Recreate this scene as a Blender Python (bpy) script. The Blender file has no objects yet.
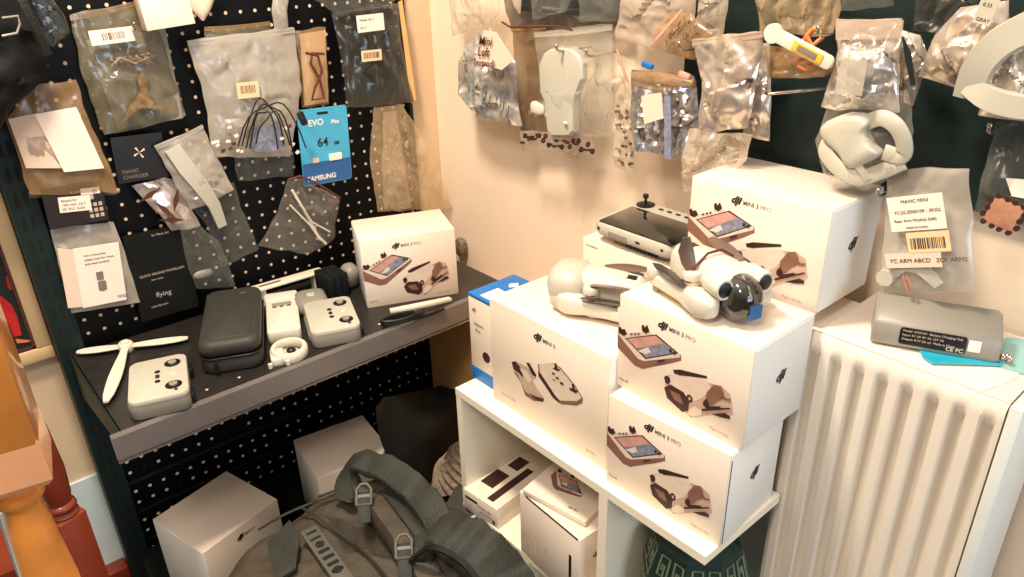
import bpy, bmesh, math, random
from mathutils import Vector, Matrix, noise
V = Vector
D = bpy.data
C = bpy.context.scene.collection
sc = bpy.context.scene
PI = math.pi
# ---------------------------------------------------------------- camera
F, YAW, PITCH, ROLL = 739.94, math.radians(49.969), math.radians(25.608), math.radians(-1.603)
CAM = V((0, 0, 1.61))
_f = V((-math.sin(YAW)*math.cos(PITCH), math.cos(YAW)*math.cos(PITCH), -math.sin(PITCH)))
_r = V((math.cos(YAW), math.sin(YAW), 0)); _u = _r.cross(_f)
_r, _u = math.cos(ROLL)*_r+math.sin(ROLL)*_u, -math.sin(ROLL)*_r+math.cos(ROLL)*_u
cd = D.cameras.new('camera'); cam = D.objects.new('camera', cd); C.objects.link(cam)
cd.sensor_width = 36; cd.lens = F/1024*36; cd.clip_start = .02
cam.matrix_world = Matrix(((_r.x, _u.x, -_f.x, 0), (_r.y, _u.y, -_f.y, 0), (_r.z, _u.z, -_f.z, 1.61), (0, 0, 0, 1)))
sc.camera = cam
# ---------------------------------------------------------------- light
w = D.worlds.new('room_light'); sc.world = w; w.use_nodes = True
nt = w.node_tree; bg = nt.nodes['Background']
tc = nt.nodes.new('ShaderNodeTexCoord'); sx = nt.nodes.new('ShaderNodeSeparateXYZ')
rp = nt.nodes.new('ShaderNodeValToRGB'); nt.links.new(tc.outputs['Generated'], sx.inputs[0])
nt.links.new(sx.outputs['Z'], rp.inputs[0]); nt.links.new(rp.outputs[0], bg.inputs[0])
rp.color_ramp.elements[0].position = 0; rp.color_ramp.elements[0].color = (.10, .08, .065, 1); e_ = rp.color_ramp.elements.new(.28); e_.color = (.40, .33, .27, 1)
rp.color_ramp.elements[1].position = .6; rp.color_ramp.elements[1].color = (1, .86, .7, 1)
bg.inputs[1].default_value = .60
def area(name, loc, to, size, power, col):
    l = D.lights.new(name, 'AREA'); l.size = size; l.energy = power; l.color = col
    o = D.objects.new(name, l); C.objects.link(o); o.location = loc
    o.rotation_euler = (V(to)-V(loc)).to_track_quat('-Z', 'Y').to_euler()
area('ceiling_lamp', (-.95, .25, 2.7), (-.95, .6, 0), .26, 37, (1, .86, .68))
area('ceiling_lamp_behind', (-.15, -.5, 2.6), (-.7, .9, .9), .4, 16, (1, .88, .74))
area('window_daylight', (1.6, .5, 1.3), (-.5, .8, .9), .9, 13, (.70, .85, 1))
sc.view_settings.view_transform = 'Standard'; sc.view_settings.look = 'None'
sc.view_settings.gamma = 1; sc.view_settings.exposure = .45; sc.view_settings.use_curve_mapping = False
sc.cycles.transparent_max_bounces = 48
# ---------------------------------------------------------------- rays
def ray(x, y): return (x-512)/F*_r-(y-288.5)/F*_u+_f
def hit(x, y, ax, val):
    d = ray(x, y); return CAM+d*((val-CAM[ax])/d[ax])
def T(x, y, z): return hit(x, y, 2, z)          # point on a horizontal surface
def WL(x, y, d=0): return hit(x, y, 0, -1.70+d)  # point off the left rack
def WR(x, y, d=0): return hit(x, y, 1, 1.15-d)   # point off the right board
def W(wall, x, y, d=0): return WL(x, y, d) if wall == 'L' else WR(x, y, d)
NRM = {'L': V((1, 0, 0)), 'R': V((0, -1, 0))}
# ---------------------------------------------------------------- materials
def srgb(r, g, b):
    f = lambda c: (c/255/12.92 if c/255 <= .04045 else ((c/255+.055)/1.055)**2.4)
    return (f(r), f(g), f(b), 1)
def mat(name, col, rough=.5, metal=0, bump=0, bscale=200, var=0, vscale=8, spec=.5, coat=0):
    m = D.materials.new(name); m.use_nodes = True; n = m.node_tree.nodes; l = m.node_tree.links
    p = n['Principled BSDF']; c = srgb(*col)
    p.inputs['Roughness'].default_value = rough; p.inputs['Metallic'].default_value = metal
    p.inputs['Specular IOR Level'].default_value = spec; p.inputs['Coat Weight'].default_value = coat
    t = n.new('ShaderNodeTexCoord')
    q = n.new('ShaderNodeTexNoise'); q.inputs['Scale'].default_value = vscale; q.inputs['Detail'].default_value = 4
    l.new(t.outputs['Object'], q.inputs['Vector'])
    r = n.new('ShaderNodeValToRGB'); v = var
    r.color_ramp.elements[0].position = .3; r.color_ramp.elements[1].position = .7
    r.color_ramp.elements[0].color = tuple(max(0, x*(1-v)) for x in c[:3])+(1,)
    r.color_ramp.elements[1].color = tuple(min(1, x*(1+v)) for x in c[:3])+(1,)
    l.new(q.outputs[0], r.inputs[0]); l.new(r.outputs[0], p.inputs['Base Color'])
    if bump:
        b = n.new('ShaderNodeBump'); b.inputs['Strength'].default_value = bump; b.inputs['Distance'].default_value = .002
        q2 = n.new('ShaderNodeTexNoise'); q2.inputs['Scale'].default_value = bscale; q2.inputs['Detail'].default_value = 3
        l.new(t.outputs['Object'], q2.inputs['Vector']); l.new(q2.outputs[0], b.inputs['Height']); l.new(b.outputs[0], p.inputs['Normal'])
    return m
def ridge(n, l, vec, scale, rgh=.55, dist=.6):
    q = n.new('ShaderNodeTexNoise'); q.noise_type = 'RIDGED_MULTIFRACTAL'; q.inputs['Scale'].default_value = scale
    q.inputs['Detail'].default_value = 3; q.inputs['Roughness'].default_value = rgh; q.inputs['Distortion'].default_value = dist
    l.new(vec, q.inputs['Vector']); return q.outputs[0]
def plastic(name, col, op, rough=.2, bump=.6, scale=22, crease=.55, st=.6):
    """thin crinkled film: part see-through, part glossy, whiter along its creases"""
    m = D.materials.new(name); m.use_nodes = True; n = m.node_tree.nodes; l = m.node_tree.links
    p = n['Principled BSDF']; out = n['Material Output']
    p.inputs['Base Color'].default_value = srgb(*col); p.inputs['Roughness'].default_value = rough
    p.inputs['Specular IOR Level'].default_value = 1; p.inputs['Coat Weight'].default_value = .6; p.inputs['Coat Roughness'].default_value = .12
    tr = n.new('ShaderNodeBsdfTransparent'); mx = n.new('ShaderNodeMixShader')
    t = n.new('ShaderNodeTexCoord'); mp = n.new('ShaderNodeMapping'); mp.inputs['Scale'].default_value = (1, 1, st); l.new(t.outputs['Object'], mp.inputs[0])
    rd = ridge(n, l, mp.outputs[0], scale)
    b = n.new('ShaderNodeBump'); b.inputs['Strength'].default_value = bump; b.inputs['Distance'].default_value = .008
    l.new(rd, b.inputs['Height']); l.new(b.outputs[0], p.inputs['Normal']); l.new(b.outputs[0], p.inputs['Coat Normal'])
    lw = n.new('ShaderNodeLayerWeight'); lw.inputs['Blend'].default_value = .3; l.new(b.outputs[0], lw.inputs['Normal'])
    ma = n.new('ShaderNodeMath'); ma.operation = 'MULTIPLY_ADD'; ma.inputs[1].default_value = .5; ma.inputs[2].default_value = op
    l.new(lw.outputs['Facing'], ma.inputs[0])
    mr = n.new('ShaderNodeMapRange'); mr.inputs['From Min'].default_value = .58; mr.inputs['From Max'].default_value = .82; mr.inputs['To Max'].default_value = crease
    l.new(rd, mr.inputs['Value']); ad = n.new('ShaderNodeMath'); ad.use_clamp = True; l.new(ma.outputs[0], ad.inputs[0]); l.new(mr.outputs[0], ad.inputs[1])
    l.new(ad.outputs[0], mx.inputs[0])
    l.new(tr.outputs[0], mx.inputs[1]); l.new(p.outputs[0], mx.inputs[2]); l.new(mx.outputs[0], out.inputs['Surface'])
    return m
def foil(name, cols, rough=.2, scale=12):
    m = D.materials.new(name); m.use_nodes = True; n = m.node_tree.nodes; l = m.node_tree.links
    p = n['Principled BSDF']; p.inputs['Metallic'].default_value = .62; p.inputs['Roughness'].default_value = rough
    t = n.new('ShaderNodeTexCoord'); q = n.new('ShaderNodeTexNoise'); q.inputs['Scale'].default_value = scale
    q.inputs['Detail'].default_value = 3; q.inputs['Distortion'].default_value = 2
    l.new(t.outputs['Object'], q.inputs['Vector']); r = n.new('ShaderNodeValToRGB')
    r.color_ramp.elements[0].position = .3; r.color_ramp.elements[1].position = .72
    r.color_ramp.elements[0].color = srgb(*cols[0]); r.color_ramp.elements[1].color = srgb(*cols[1])
    if len(cols) > 2: e = r.color_ramp.elements.new(.5); e.color = srgb(*cols[2])
    l.new(q.outputs[0], r.inputs[0]); l.new(r.outputs[0], p.inputs['Base Color'])
    b = n.new('ShaderNodeBump'); b.inputs['Strength'].default_value = .5; b.inputs['Distance'].default_value = .005
    l.new(ridge(n, l, t.outputs['Object'], scale*1.8, .5, .8), b.inputs['Height']); l.new(b.outputs[0], p.inputs['Normal'])
    return m
M = dict(
 wall=mat('cream_wall', (247, 224, 198), .34, var=.03, vscale=3, bump=.12, bscale=6),
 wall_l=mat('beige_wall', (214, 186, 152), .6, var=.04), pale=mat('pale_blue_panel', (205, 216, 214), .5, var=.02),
 floor=mat('dark_floor', (38, 33, 30), .5, var=.2), tan=mat('tan_board', (232, 176, 112), .55, var=.06, vscale=4),
 rack=mat('dark_green_metal', (24, 38, 36), .5, var=.15, bump=.1, spec=.25), rackb=mat('black_metal', (5, 6, 7), .5, var=.1, spec=.2),
 slot=mat('slot_black', (3, 3, 4), .8), hole=mat('hole_cream', (240, 205, 175), .5), holeb=mat('hole_bluish', (225, 232, 235), .5), holed=mat('hole_dark', (4, 6, 8), .8),
 shelf=mat('dark_grey_shelf', (38, 34, 31), .35, var=.2, vscale=20), rail=mat('grey_price_rail', (120, 112, 108), .28, metal=.35, var=.12, vscale=5),
 card=mat('white_carton', (238, 221, 203), .42, var=.015, vscale=5), cardin=mat('white_carton_inner', (238, 236, 230), .45, var=.01),
 lam=mat('white_laminate', (246, 236, 214), .35, var=.02), edge=mat('cream_edge', (236, 218, 180), .45, var=.03),
 rad=mat('radiator_enamel', (232, 220, 204), .32, var=.02), radb=mat('radiator_side', (214, 218, 214), .4, var=.02),
 ink=mat('black_ink', (30, 18, 16), .5), inkg=mat('grey_ink', (128, 112, 104), .5), inkl=mat('light_grey_ink', (190, 172, 158), .5),
 pbr=mat('print_brown', (132, 92, 78), .5, var=.15, vscale=60), pdk=mat('print_dark', (58, 30, 26), .5, var=.2, vscale=60),
 ptan=mat('print_tan', (196, 166, 146), .5, var=.08, vscale=60), plt=mat('print_light', (224, 202, 184), .5, var=.05, vscale=60),
 psky=mat('print_sunset', (206, 152, 138), .5, var=.2, vscale=50), pmtn=mat('print_mountain', (128, 132, 150), .5, var=.35, vscale=120),
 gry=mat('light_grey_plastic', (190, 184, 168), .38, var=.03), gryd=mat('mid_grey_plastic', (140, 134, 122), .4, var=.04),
 wht=mat('white_plastic', (222, 212, 194), .35, var=.02), drone=mat('warm_white_shell', (214, 205, 190), .3, var=.02),
 blk=mat('black_plastic', (18, 17, 17), .35), glass=mat('screen_glass', (20, 30, 28), .08, coat=1), lens=mat('lens_black', (14, 18, 18), .35),
 blade=mat('grey_brown_blade', (104, 84, 72), .35, var=.1), bladek=mat('dark_blade', (52, 46, 44), .35),
 blue=mat('blue_print', (28, 110, 182), .4, var=.03), bluel=mat('light_blue_card', (70, 168, 205), .4, var=.1, vscale=10), blued=mat('deep_blue_card', (32, 92, 152), .4, var=.05),
 paper=mat('white_paper', (244, 228, 212), .55, var=.02), paperp=mat('pink_white_paper', (232, 205, 184), .6, var=.03), yel=mat('yellow_tag', (235, 180, 50), .5),
 lab=mat('orange_label', (240, 205, 160), .5), cyan=plastic('cyan_film', (30, 178, 205), .75, .2, .3), cyl=plastic('pale_cyan_film', (150, 215, 215), .5, .2, .5),
 fab=mat('dark_olive_nylon', (70, 61, 49), .72, bump=1, bscale=260, var=.25, vscale=22), fabd=mat('black_nylon', (40, 41, 34), .7, bump=1, bscale=220, var=.3, vscale=26),
 fabk=mat('black_fabric', (13, 15, 14), .75, spec=.25, bump=.4, bscale=300, var=.3, vscale=12), rub=mat('grey_rubber', (84, 82, 72), .5), case=mat('charcoal_case', (52, 50, 44), .55, bump=.3, bscale=500, var=.06),
 grn=mat('dark_green_fabric', (24, 48, 42), .6, bump=.3, bscale=300, var=.2), grnl=mat('sage_pattern', (120, 132, 104), .6),
 nub=mat('nubbly_cloth', (168, 148, 126), .8, bump=1, bscale=90, var=.4, vscale=90),
 oak=mat('orange_varnished_wood', (226, 142, 62), .3, var=.3, vscale=9, coat=.3), oak_lit=mat('lit_varnished_wood', (236, 168, 120), .35, var=.1, vscale=8, coat=.3),
 red=mat('red_varnished_wood', (118, 44, 22), .35, var=.2, vscale=9, coat=.3), frame=mat('blond_frame', (212, 178, 132), .45, var=.05), frd=mat('frame_dark', (70, 40, 26), .5),
 pic=mat('picture_black', (26, 24, 20), .6, var=.2), rd=mat('picture_red', (190, 28, 28), .5, var=.15, vscale=30), skin=mat('picture_orange', (220, 120, 70), .5),
 cable=mat('black_cable', (20, 16, 15), .4), brn=mat('brown_cable', (88, 40, 26), .5), grybox=mat('grey_box', (66, 64, 58), .5, var=.1), cop=mat('copper_board', (176, 126, 100), .4, var=.2, vscale=60),
 amb=mat('amber_bits', (122, 96, 62), .5, var=.5, vscale=80), metal=mat('steel_hook', (190, 180, 165), .25, metal=.9), bits=mat('mixed_bits', (120, 100, 84), .4, var=.8, vscale=120),
 cl=plastic('clear_film', (222, 210, 192), .05), cl2=plastic('clear_film_grey', (150, 150, 142), .10, bump=.8), milk=plastic('milky_film', (204, 194, 180), .46, .25, .6), milk2=plastic('pink_milky_film', (210, 188, 168), .45, .3, .6),
 amber=plastic('amber_film', (120, 92, 60), .42, .25, .8), tanf=plastic('tan_film', (180, 140, 92), .34, .25, .9, 18), drape=plastic('draped_tan_film', (240, 208, 160), .14, .25, 1, 30, .85, .06), drapew=plastic('draped_clear_film', (228, 208, 182), .24, .22, 1, 34, .7, .10), smoke=plastic('smoky_film', (72, 70, 64), .4, .2, .8),
 domes=plastic('smoked_dome', (44, 42, 32), .66, .06, .05), dkf=plastic('dark_glossy_film', (44, 46, 44), .62, .16, .9, 22), olive=plastic('olive_film', (128, 118, 94), .5, .2, .8, 20),
 sil=foil('silver_foil', [(246, 236, 228), (176, 168, 174), (224, 214, 200)]), silp=foil('pinkish_silver_foil', [(240, 222, 216), (176, 152, 158), (214, 198, 176)]), sily=foil('straw_silver_foil', [(236, 226, 196), (170, 158, 130), (226, 212, 214)]),
 silb=foil('blue_silver_foil', [(120, 140, 175), (70, 62, 60), (200, 190, 180)], .3, 30))
# ---------------------------------------------------------------- mesh builder
class MB:
    def __init__(s, xf=None): s.v = []; s.f = []; s.m = []; s.xf = xf
    def add(s, vs, fs, mi=0):
        b = len(s.v)
        s.v += [(s.xf @ V(p)) if s.xf else V(p) for p in vs]
        for f in fs: s.f.append([b+i for i in f]); s.m.append(mi)
    def box(s, a, b, mi=0, bev=0):
        x0, y0, z0 = a; x1, y1, z1 = b
        if bev:
            s.rslab((x1-x0), (y1-y0), z1-z0, bev*1.01, bev, ((x0+x1)/2, (y0+y1)/2, z0), mi, 2); return
        s.add([(x0,y0,z0),(x1,y0,z0),(x1,y1,z0),(x0,y1,z0),(x0,y0,z1),(x1,y0,z1),(x1,y1,z1),(x0,y1,z1)],
              [(0,3,2,1),(4,5,6,7),(0,1,5,4),(1,2,6,5),(2,3,7,6),(3,0,4,7)], mi)
    def loft(s, rings, mi=0, cap=True, closed=True):
        n = len(rings[0]); vs = [p for r in rings for p in r]; fs = []
        for i in range(len(rings)-1):
            for j in range(n if closed else n-1):
                k = (j+1) % n; fs.append((i*n+j, i*n+k, (i+1)*n+k, (i+1)*n+j))
        if cap: fs.append(tuple(range(n))[::-1]); fs.append(tuple((len(rings)-1)*n+j for j in range(n)))
        s.add(vs, fs, mi)
    def prism(s, poly, n, t, mi=0):
        n = V(n)*t; a = [V(p) for p in poly]; s.loft([a, [p+n for p in a]], mi)
    def rslab(s, w, d, h, r, bev, c=(0, 0, 0), mi=0, seg=4):
        rings = []
        for (ins, z) in [(bev, 0), (bev*.3, bev*.3), (0, bev), (0, h-bev), (bev*.3, h-bev*.3), (bev, h)]:
            R = []; rr = max(r-ins*.6, .0002); hx, hy = w/2-ins, d/2-ins
            for (sx_, sy_, a0) in ((1, 1, 0), (-1, 1, 90), (-1, -1, 180), (1, -1, 270)):
                for k in range(seg+1):
                    a = math.radians(a0+90*k/seg); R.append((c[0]+sx_*(hx-rr)+rr*math.cos(a), c[1]+sy_*(hy-rr)+rr*math.sin(a), c[2]+z))
            rings.append(R)
        s.loft(rings, mi)
    def tube(s, pts, r, mi=0, n=8, cap=True):
        pts = [V(p) for p in pts]; rings = []; up = V((.13, .21, .97))
        for i, p in enumerate(pts):
            d = (pts[min(i+1, len(pts)-1)]-pts[max(i-1, 0)]).normalized()
            a = d.cross(up)
            if a.length < 1e-3: a = d.cross(V((1, 0, 0)))
            a.normalize(); b = d.cross(a); up = -b if b.dot(up) < 0 else b
            b = d.cross(a); rr = r[i] if isinstance(r, (list, tuple)) else r
            rings.append([p+rr*(math.cos(t)*a+math.sin(t)*b) for t in [2*PI*k/n for k in range(n)]])
            up = a.cross(d)
        s.loft(rings, mi, cap)
    def ribbon(s, pts, wd, th, nrm, mi=0, rn=0):
        pts = [V(p) for p in pts]; rings = []
        for i, p in enumerate(pts):
            d = (pts[min(i+1, len(pts)-1)]-pts[max(i-1, 0)]).normalized()
            nn = V(nrm[i] if isinstance(nrm, list) else nrm); a = d.cross(nn).normalized(); b = a.cross(d)
            ww = (wd[i] if isinstance(wd, (list, tuple)) else wd)/2; t = th/2
            rings.append([p+a*ww*x+b*t*y+rn*noise.noise((p+a*ww*x)*34)*b for x, y in ((-1,-.4),(-.9,-1),(.9,-1),(1,-.4),(1,.4),(.9,1),(-.9,1),(-1,.4))])
        s.loft(rings, mi)
    def lathe(s, prof, c=(0, 0, 0), ax='z', n=24, mi=0, cap=True):
        rings = []
        for r, h in prof:
            R = []
            for k in range(n):
                t = 2*PI*k/n; x, y = r*math.cos(t), r*math.sin(t)
                q = {'z': (x, y, h), 'x': (h, x, y), 'y': (y, h, x)}[ax]
                R.append((c[0]+q[0], c[1]+q[1], c[2]+q[2]))
            rings.append(R)
        s.loft(rings, mi, cap)
    def ell(s, c, r, mi=0, nu=16, nv=10, e=1.0):
        rings = []
        sg = lambda x: (abs(x)**e)*(1 if x >= 0 else -1)
        for i in range(nv+1):
            ph = -PI/2+PI*i/nv; ph = max(min(ph, PI/2-.03), -PI/2+.03)
            rings.append([(c[0]+r[0]*sg(math.cos(ph))*sg(math.cos(2*PI*k/nu)), c[1]+r[1]*sg(math.cos(ph))*sg(math.sin(2*PI*k/nu)), c[2]+r[2]*sg(math.sin(ph))) for k in range(nu)])
        s.loft(rings, mi)
    def disc(s, c, n, r, mi=0, k=10):
        n = V(n).normalized(); a = n.orthogonal().normalized(); b = n.cross(a)
        s.add([V(c)+r*(math.cos(2*PI*i/k)*a+math.sin(2*PI*i/k)*b) for i in range(k)], [tuple(range(k))], mi)
    def build(s, name, mats, parent=None, smooth=35, label=None, kind=None, fix=True):
        if not s.v: return None
        if not isinstance(mats, (list, tuple)): mats = [mats]
        lo = V([min(p[i] for p in s.v) for i in range(3)]); hi = V([max(p[i] for p in s.v) for i in range(3)]); c = (lo+hi)/2
        me = D.meshes.new(name); me.from_pydata([p-c for p in s.v], [], s.f)
        for q in mats: me.materials.append(q)
        for p, mi in zip(me.polygons, s.m): p.material_index = mi; p.use_smooth = smooth > 0
        if fix:
            b = bmesh.new(); b.from_mesh(me); bmesh.ops.recalc_face_normals(b, faces=b.faces); b.to_mesh(me); b.free()
        if smooth: me.set_sharp_from_angle(angle=math.radians(smooth))
        o = D.objects.new(name, me); C.objects.link(o)
        if parent is not None: o.parent = parent; o.location = c-wloc(parent)
        else: o.location = c
        WLOC[o.name] = c
        if label: o['label'] = label
        if kind: o['kind'] = kind
        return o
WLOC = {}
def curve(ps, n=24):
    P = [V(p) for p in ps]; out = []
    for i in range(len(P)-1):
        a = P[max(0, i-1)]; b_ = P[i]; c_ = P[i+1]; d_ = P[min(len(P)-1, i+2)]
        for k in range(n//(len(P)-1)+1):
            s = k/(n//(len(P)-1)+1); out.append(.5*((2*b_)+(c_-a)*s+(2*a-5*b_+4*c_-d_)*s*s+(3*b_-a-3*c_+d_)*s**3))
    out.append(P[-1]); return out
def wloc(o): return WLOC[o.name]
def thing(name, label, cat, loc, group=None):
    o = D.objects.new(name, None); C.objects.link(o); o.empty_display_size = .03; o.location = loc; WLOC[o.name] = V(loc)
    o['label'] = label; o['category'] = cat
    if group: o['group'] = group
    return o
def tag(o, label, cat, group=None):
    o['label'] = label; o['category'] = cat
    if group: o['group'] = group
    return o
def struct(name, mb, m, smooth=0): return mb.build(name, m, None, smooth, kind='structure')
def frame(o, x, y, z=None):
    """matrix: origin o, x axis x, y made square to it"""
    x = V(x).normalized(); y = V(y); y = (y-x*y.dot(x)).normalized(); z = x.cross(y)
    return Matrix(((x.x, y.x, z.x, o[0]), (x.y, y.y, z.y, o[1]), (x.z, y.z, z.z, o[2]), (0, 0, 0, 1)))
def text(parent, name, s, Mx, size, m, shear=0, bold=0, align='LEFT', ext=.00015, sx=1):
    cu = D.curves.new('t', 'FONT'); cu.body = s; cu.size = size; cu.shear = shear; cu.offset = bold; cu.align_x = align; cu.extrude = ext
    cu.resolution_u = 3
    to = D.objects.new('t', cu); C.objects.link(to); bpy.context.view_layer.update()
    me = to.evaluated_get(bpy.context.evaluated_depsgraph_get()).to_mesh()
    mb = MB(Mx); mb.add([(v.co.x*sx, v.co.y, v.co.z) for v in me.vertices], [tuple(p.vertices) for p in me.polygons])
    to.to_mesh_clear(); D.objects.remove(to); D.curves.remove(cu)
    return mb.build(name, m, parent, 0, fix=False)
def off(Mx, x, y, z=0): return Mx @ Matrix.Translation((x, y, z))
# ================================================================ SETTING
b = MB(); b.box((-2.4, -1.5, -.05), (1.6, 1.3, 0)); struct('floor', b, M['floor'])
b = MB(); b.box((-1.9, 1.175, 0), (1.6, 1.3, 2.75)); struct('wall_right', b, M['wall'])
b = MB(); b.box((-1.9, -1.5, .455), (-1.76, 1.175, 2.75)); struct('wall_left', b, M['wall_l'])
b = MB(); b.box((-1.9, -1.5, 0), (-1.752, 1.175, .455)); struct('trim_1', b, M['pale'])
b = MB(); b.box((-1.752, 1.086, .80), (-1.70, 1.174, .0)); struct('trim_2', b, M['tan'])
b = MB()
b.prism([(-1.76, 1.09, 0), (-1.70, 1.09, 0), (-1.70, 1.174, 0), (-1.76, 1.174, 0)], (0, 0, 1), 2.75); struct('trim_3', b, M['wall_l'])
# ---------------------------------------------------------------- left rack
rk = thing('gondola_rack', 'black perforated metal shop rack with slotted uprights along the left wall', 'rack', (-1.72, .6, 0))
b = MB(); b.box((-1.735, .19, .80), (-1.70, 1.085, 2.3))
y0, z0, pt = .2085, .842, .0331
random.seed(4)
for i in range(27):
    for j in range(34):
        b.disc((-1.6994, y0+i*pt, z0+j*pt), (1, 0, 0), .0037, 1)
b.build('perforated_panel', [M['rackb'], M['hole']], rk, 0, fix=False)
b = MB(); b.box((-1.735, .19, .0), (-1.70, 1.085, .798))
z = .76; k = 0
while z > .08:
    for i in range(27):
        for dz in (0, .033):
            q = random.random(); b.disc((-1.6994, .205+i*.0331, z-dz), (1, 0, 0), .0043, 1 if q > .1 else 3)
    b.box((-1.70, .19, z-.064), (-1.697, 1.085, z-.057), 3)
    z -= .09
b.build('perforated_panel', [M['rackb'], M['holeb'], M['holed'], M['rack']], rk, 0, fix=False)
for (ya, yb) in ((.142, .192), (1.078, 1.088)):
    b = MB(); b.box((-1.74, ya, 0), (-1.685, yb, 2.3))
    if yb < 1:
        for j in range(40):
            for yy in (.153, .168):
                b.box((-1.6855, yy, .1+j*.05), (-1.6845, yy+.008, .13+j*.05), 1)
    b.build('upright', [M['rack'], M['slot']], rk, 0, fix=False)
b = MB(); b.box((-1.683, .19, .0), (-1.30, .84, .14), 0, .004); tag(b.build('base_plinth', M['rackb'], None, 30), 'black metal base deck at the foot of the perforated rack', 'base deck')
sh = thing('display_shelf', 'dark grey metal shelf with pale price rail carrying the controllers', 'shelf', (-1.5, .6, .8))
SZ = .81
b = MB(); b.box((-1.683, .165, SZ-.018), (-1.315, 1.08, SZ))
for yy in [.2+i*.0662 for i in range(12)]:
    b.disc((-1.345, yy, SZ+.0004), (0, 0, 1), .003, 1)
b.build('shelf_board', [M['shelf'], M['hole']], sh, 0, fix=False)
b = MB(); b.loft([[(-1.315, y, SZ+.001), (-1.303, y, SZ-.002), (-1.297, y, SZ-.046), (-1.300, y, SZ-.05), (-1.308, y, SZ-.048), (-1.318, y, SZ-.012)] for y in (.145, 1.08)])
b.build('price_rail', M['rail'], sh, 30)
b = MB(); b.box((-1.300, .145, SZ-.0535), (-1.2965, 1.08, SZ-.0495)); b.build('rail_lip', M['metal'], sh, 0)
for yy in (.158, 1.0):
    b = MB(); b.prism([(-1.683, yy, SZ-.002), (-1.32, yy, SZ-.002), (-1.32, yy, SZ-.04), (-1.683, yy, SZ-.10)], (0, 1, 0), .005); b.build('bracket', M['rack'], sh, 0)
# ---------------------------------------------------------------- right boards
rb = thing('wall_pegboard', 'black pegboard panel on the cream wall above the radiator', 'pegboard', (-.3, 1.16, 1.25))
b = MB(); b.box((-.86, 1.15, 1.235), (.25, 1.172, 2.2))
for i in range(30):
    for j in range(24):
        b.disc((-.845+i*.038+(j % 2)*.019, 1.1494, 1.255+j*.038), (0, -1, 0), .0048, 1)
b.build('panel', [M['rack'], M['slot']], rb, 0, fix=False)
rb2 = thing('wall_pegboard', 'small higher black pegboard panel near the room corner', 'pegboard', (-1.1, 1.16, 1.47))
b = MB(); b.box((-1.33, 1.15, 1.455), (-.87, 1.172, 2.2))
for i in range(12):
    for j in range(18):
        b.disc((-1.315+i*.038, 1.1494, 1.475+j*.038), (0, -1, 0), .0048, 1)
b.build('panel', [M['rack'], M['slot']], rb2, 0, fix=False)
# ---------------------------------------------------------------- radiator
ra = thing('radiator', 'cream panel radiator with vertical ribs under the right wall', 'radiator', (-.32, 1.05, .42))
x0, x1 = -.477, -.1885
b = MB(); nx = 120; zs = [.42, .44, .46, 1.018, 1.034, 1.052, 1.060]
rows = []
for zi, zz in enumerate(zs):
    amp = [0, 0, 1, 1, .0, 0, 0][zi]; row = []
    for i in range(nx+1):
        x = x0+(x1-x0)*i/nx; ph = ((x-x1)/.034) % 1
        t = min(1, max(0, (abs(ph-.5)-.16)/.13)); t = t*t*(3-2*t)
        row.append((x, .965+.0115*amp*(1-t)+(.006 if zi == 6 else 0), zz))
    rows.append(row)
b.loft(rows, 0, False, False)
b.build('front_panel', M['rad'], ra, 50, fix=False)
b = MB(); b.box((x0, .985, .42), (x1, 1.0, 1.05)); b.box((x0, 1.09, .42), (x1, 1.10, 1.05)); b.build('heating_panel', M['rad'], ra, 0)
b = MB(); b.box((-.1865, .962, .415), (-.170, 1.11, 1.063), 0, .003); b.build('end_cover', M['radb'], ra, 30)
b = MB(); b.box((x0, .972, 1.057), (x1, 1.105, 1.0612)); b.build('top_grille', M['rad'], ra, 0)
b = MB(); b.box((-.45, 1.1, .5), (-.40, 1.174, .54)); b.build('wall_bracket', M['metal'], ra, 0)
# ---------------------------------------------------------------- shelf unit
TZ = .75
st = thing('shelf_unit', 'white stepped shelf unit carrying the drone cartons beside the radiator', 'shelf unit', (-.77, .95, 0))
xl, xr, yf, yb = -1.09, -.456, .7515, 1.135
b = MB(); b.box((xl, yf, TZ-.017), (xr, .958, TZ), 0); b.box((xl, .958, TZ-.017), (-.63, yb, TZ), 0); b.build('top_board', M['lam'], st, 0)
b = MB(); b.box((xl, yf+.001, .445), (xl+.017, yb, TZ-.017)); b.build('side_board', M['lam'], st, 0)
b = MB(); b.box((xl, yf, .425), (-.676, yb, .440)); b.build('shelf_board', M['lam'], st, 0)
b = MB(); b.box((-.676, yf, 0), (-.656, yb, TZ-.017)); b.build('divider', M['lam'], st, 0)
b = MB(); b.box((-.885, yf, 0), (-.866, yb, .425)); b.build('side_board', M['lam'], st, 0)
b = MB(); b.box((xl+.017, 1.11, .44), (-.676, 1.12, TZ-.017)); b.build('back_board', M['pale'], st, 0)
b = MB(); b.box((-.866, yf, .0), (-.456, yb, .018)); b.build('shelf_board', M['lam'], st, 0)
b = MB(); b.box((-.656, 1.11, .018), (-.49, 1.12, TZ-.017)); b.build('back_board', M['pale'], st, 0)
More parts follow.
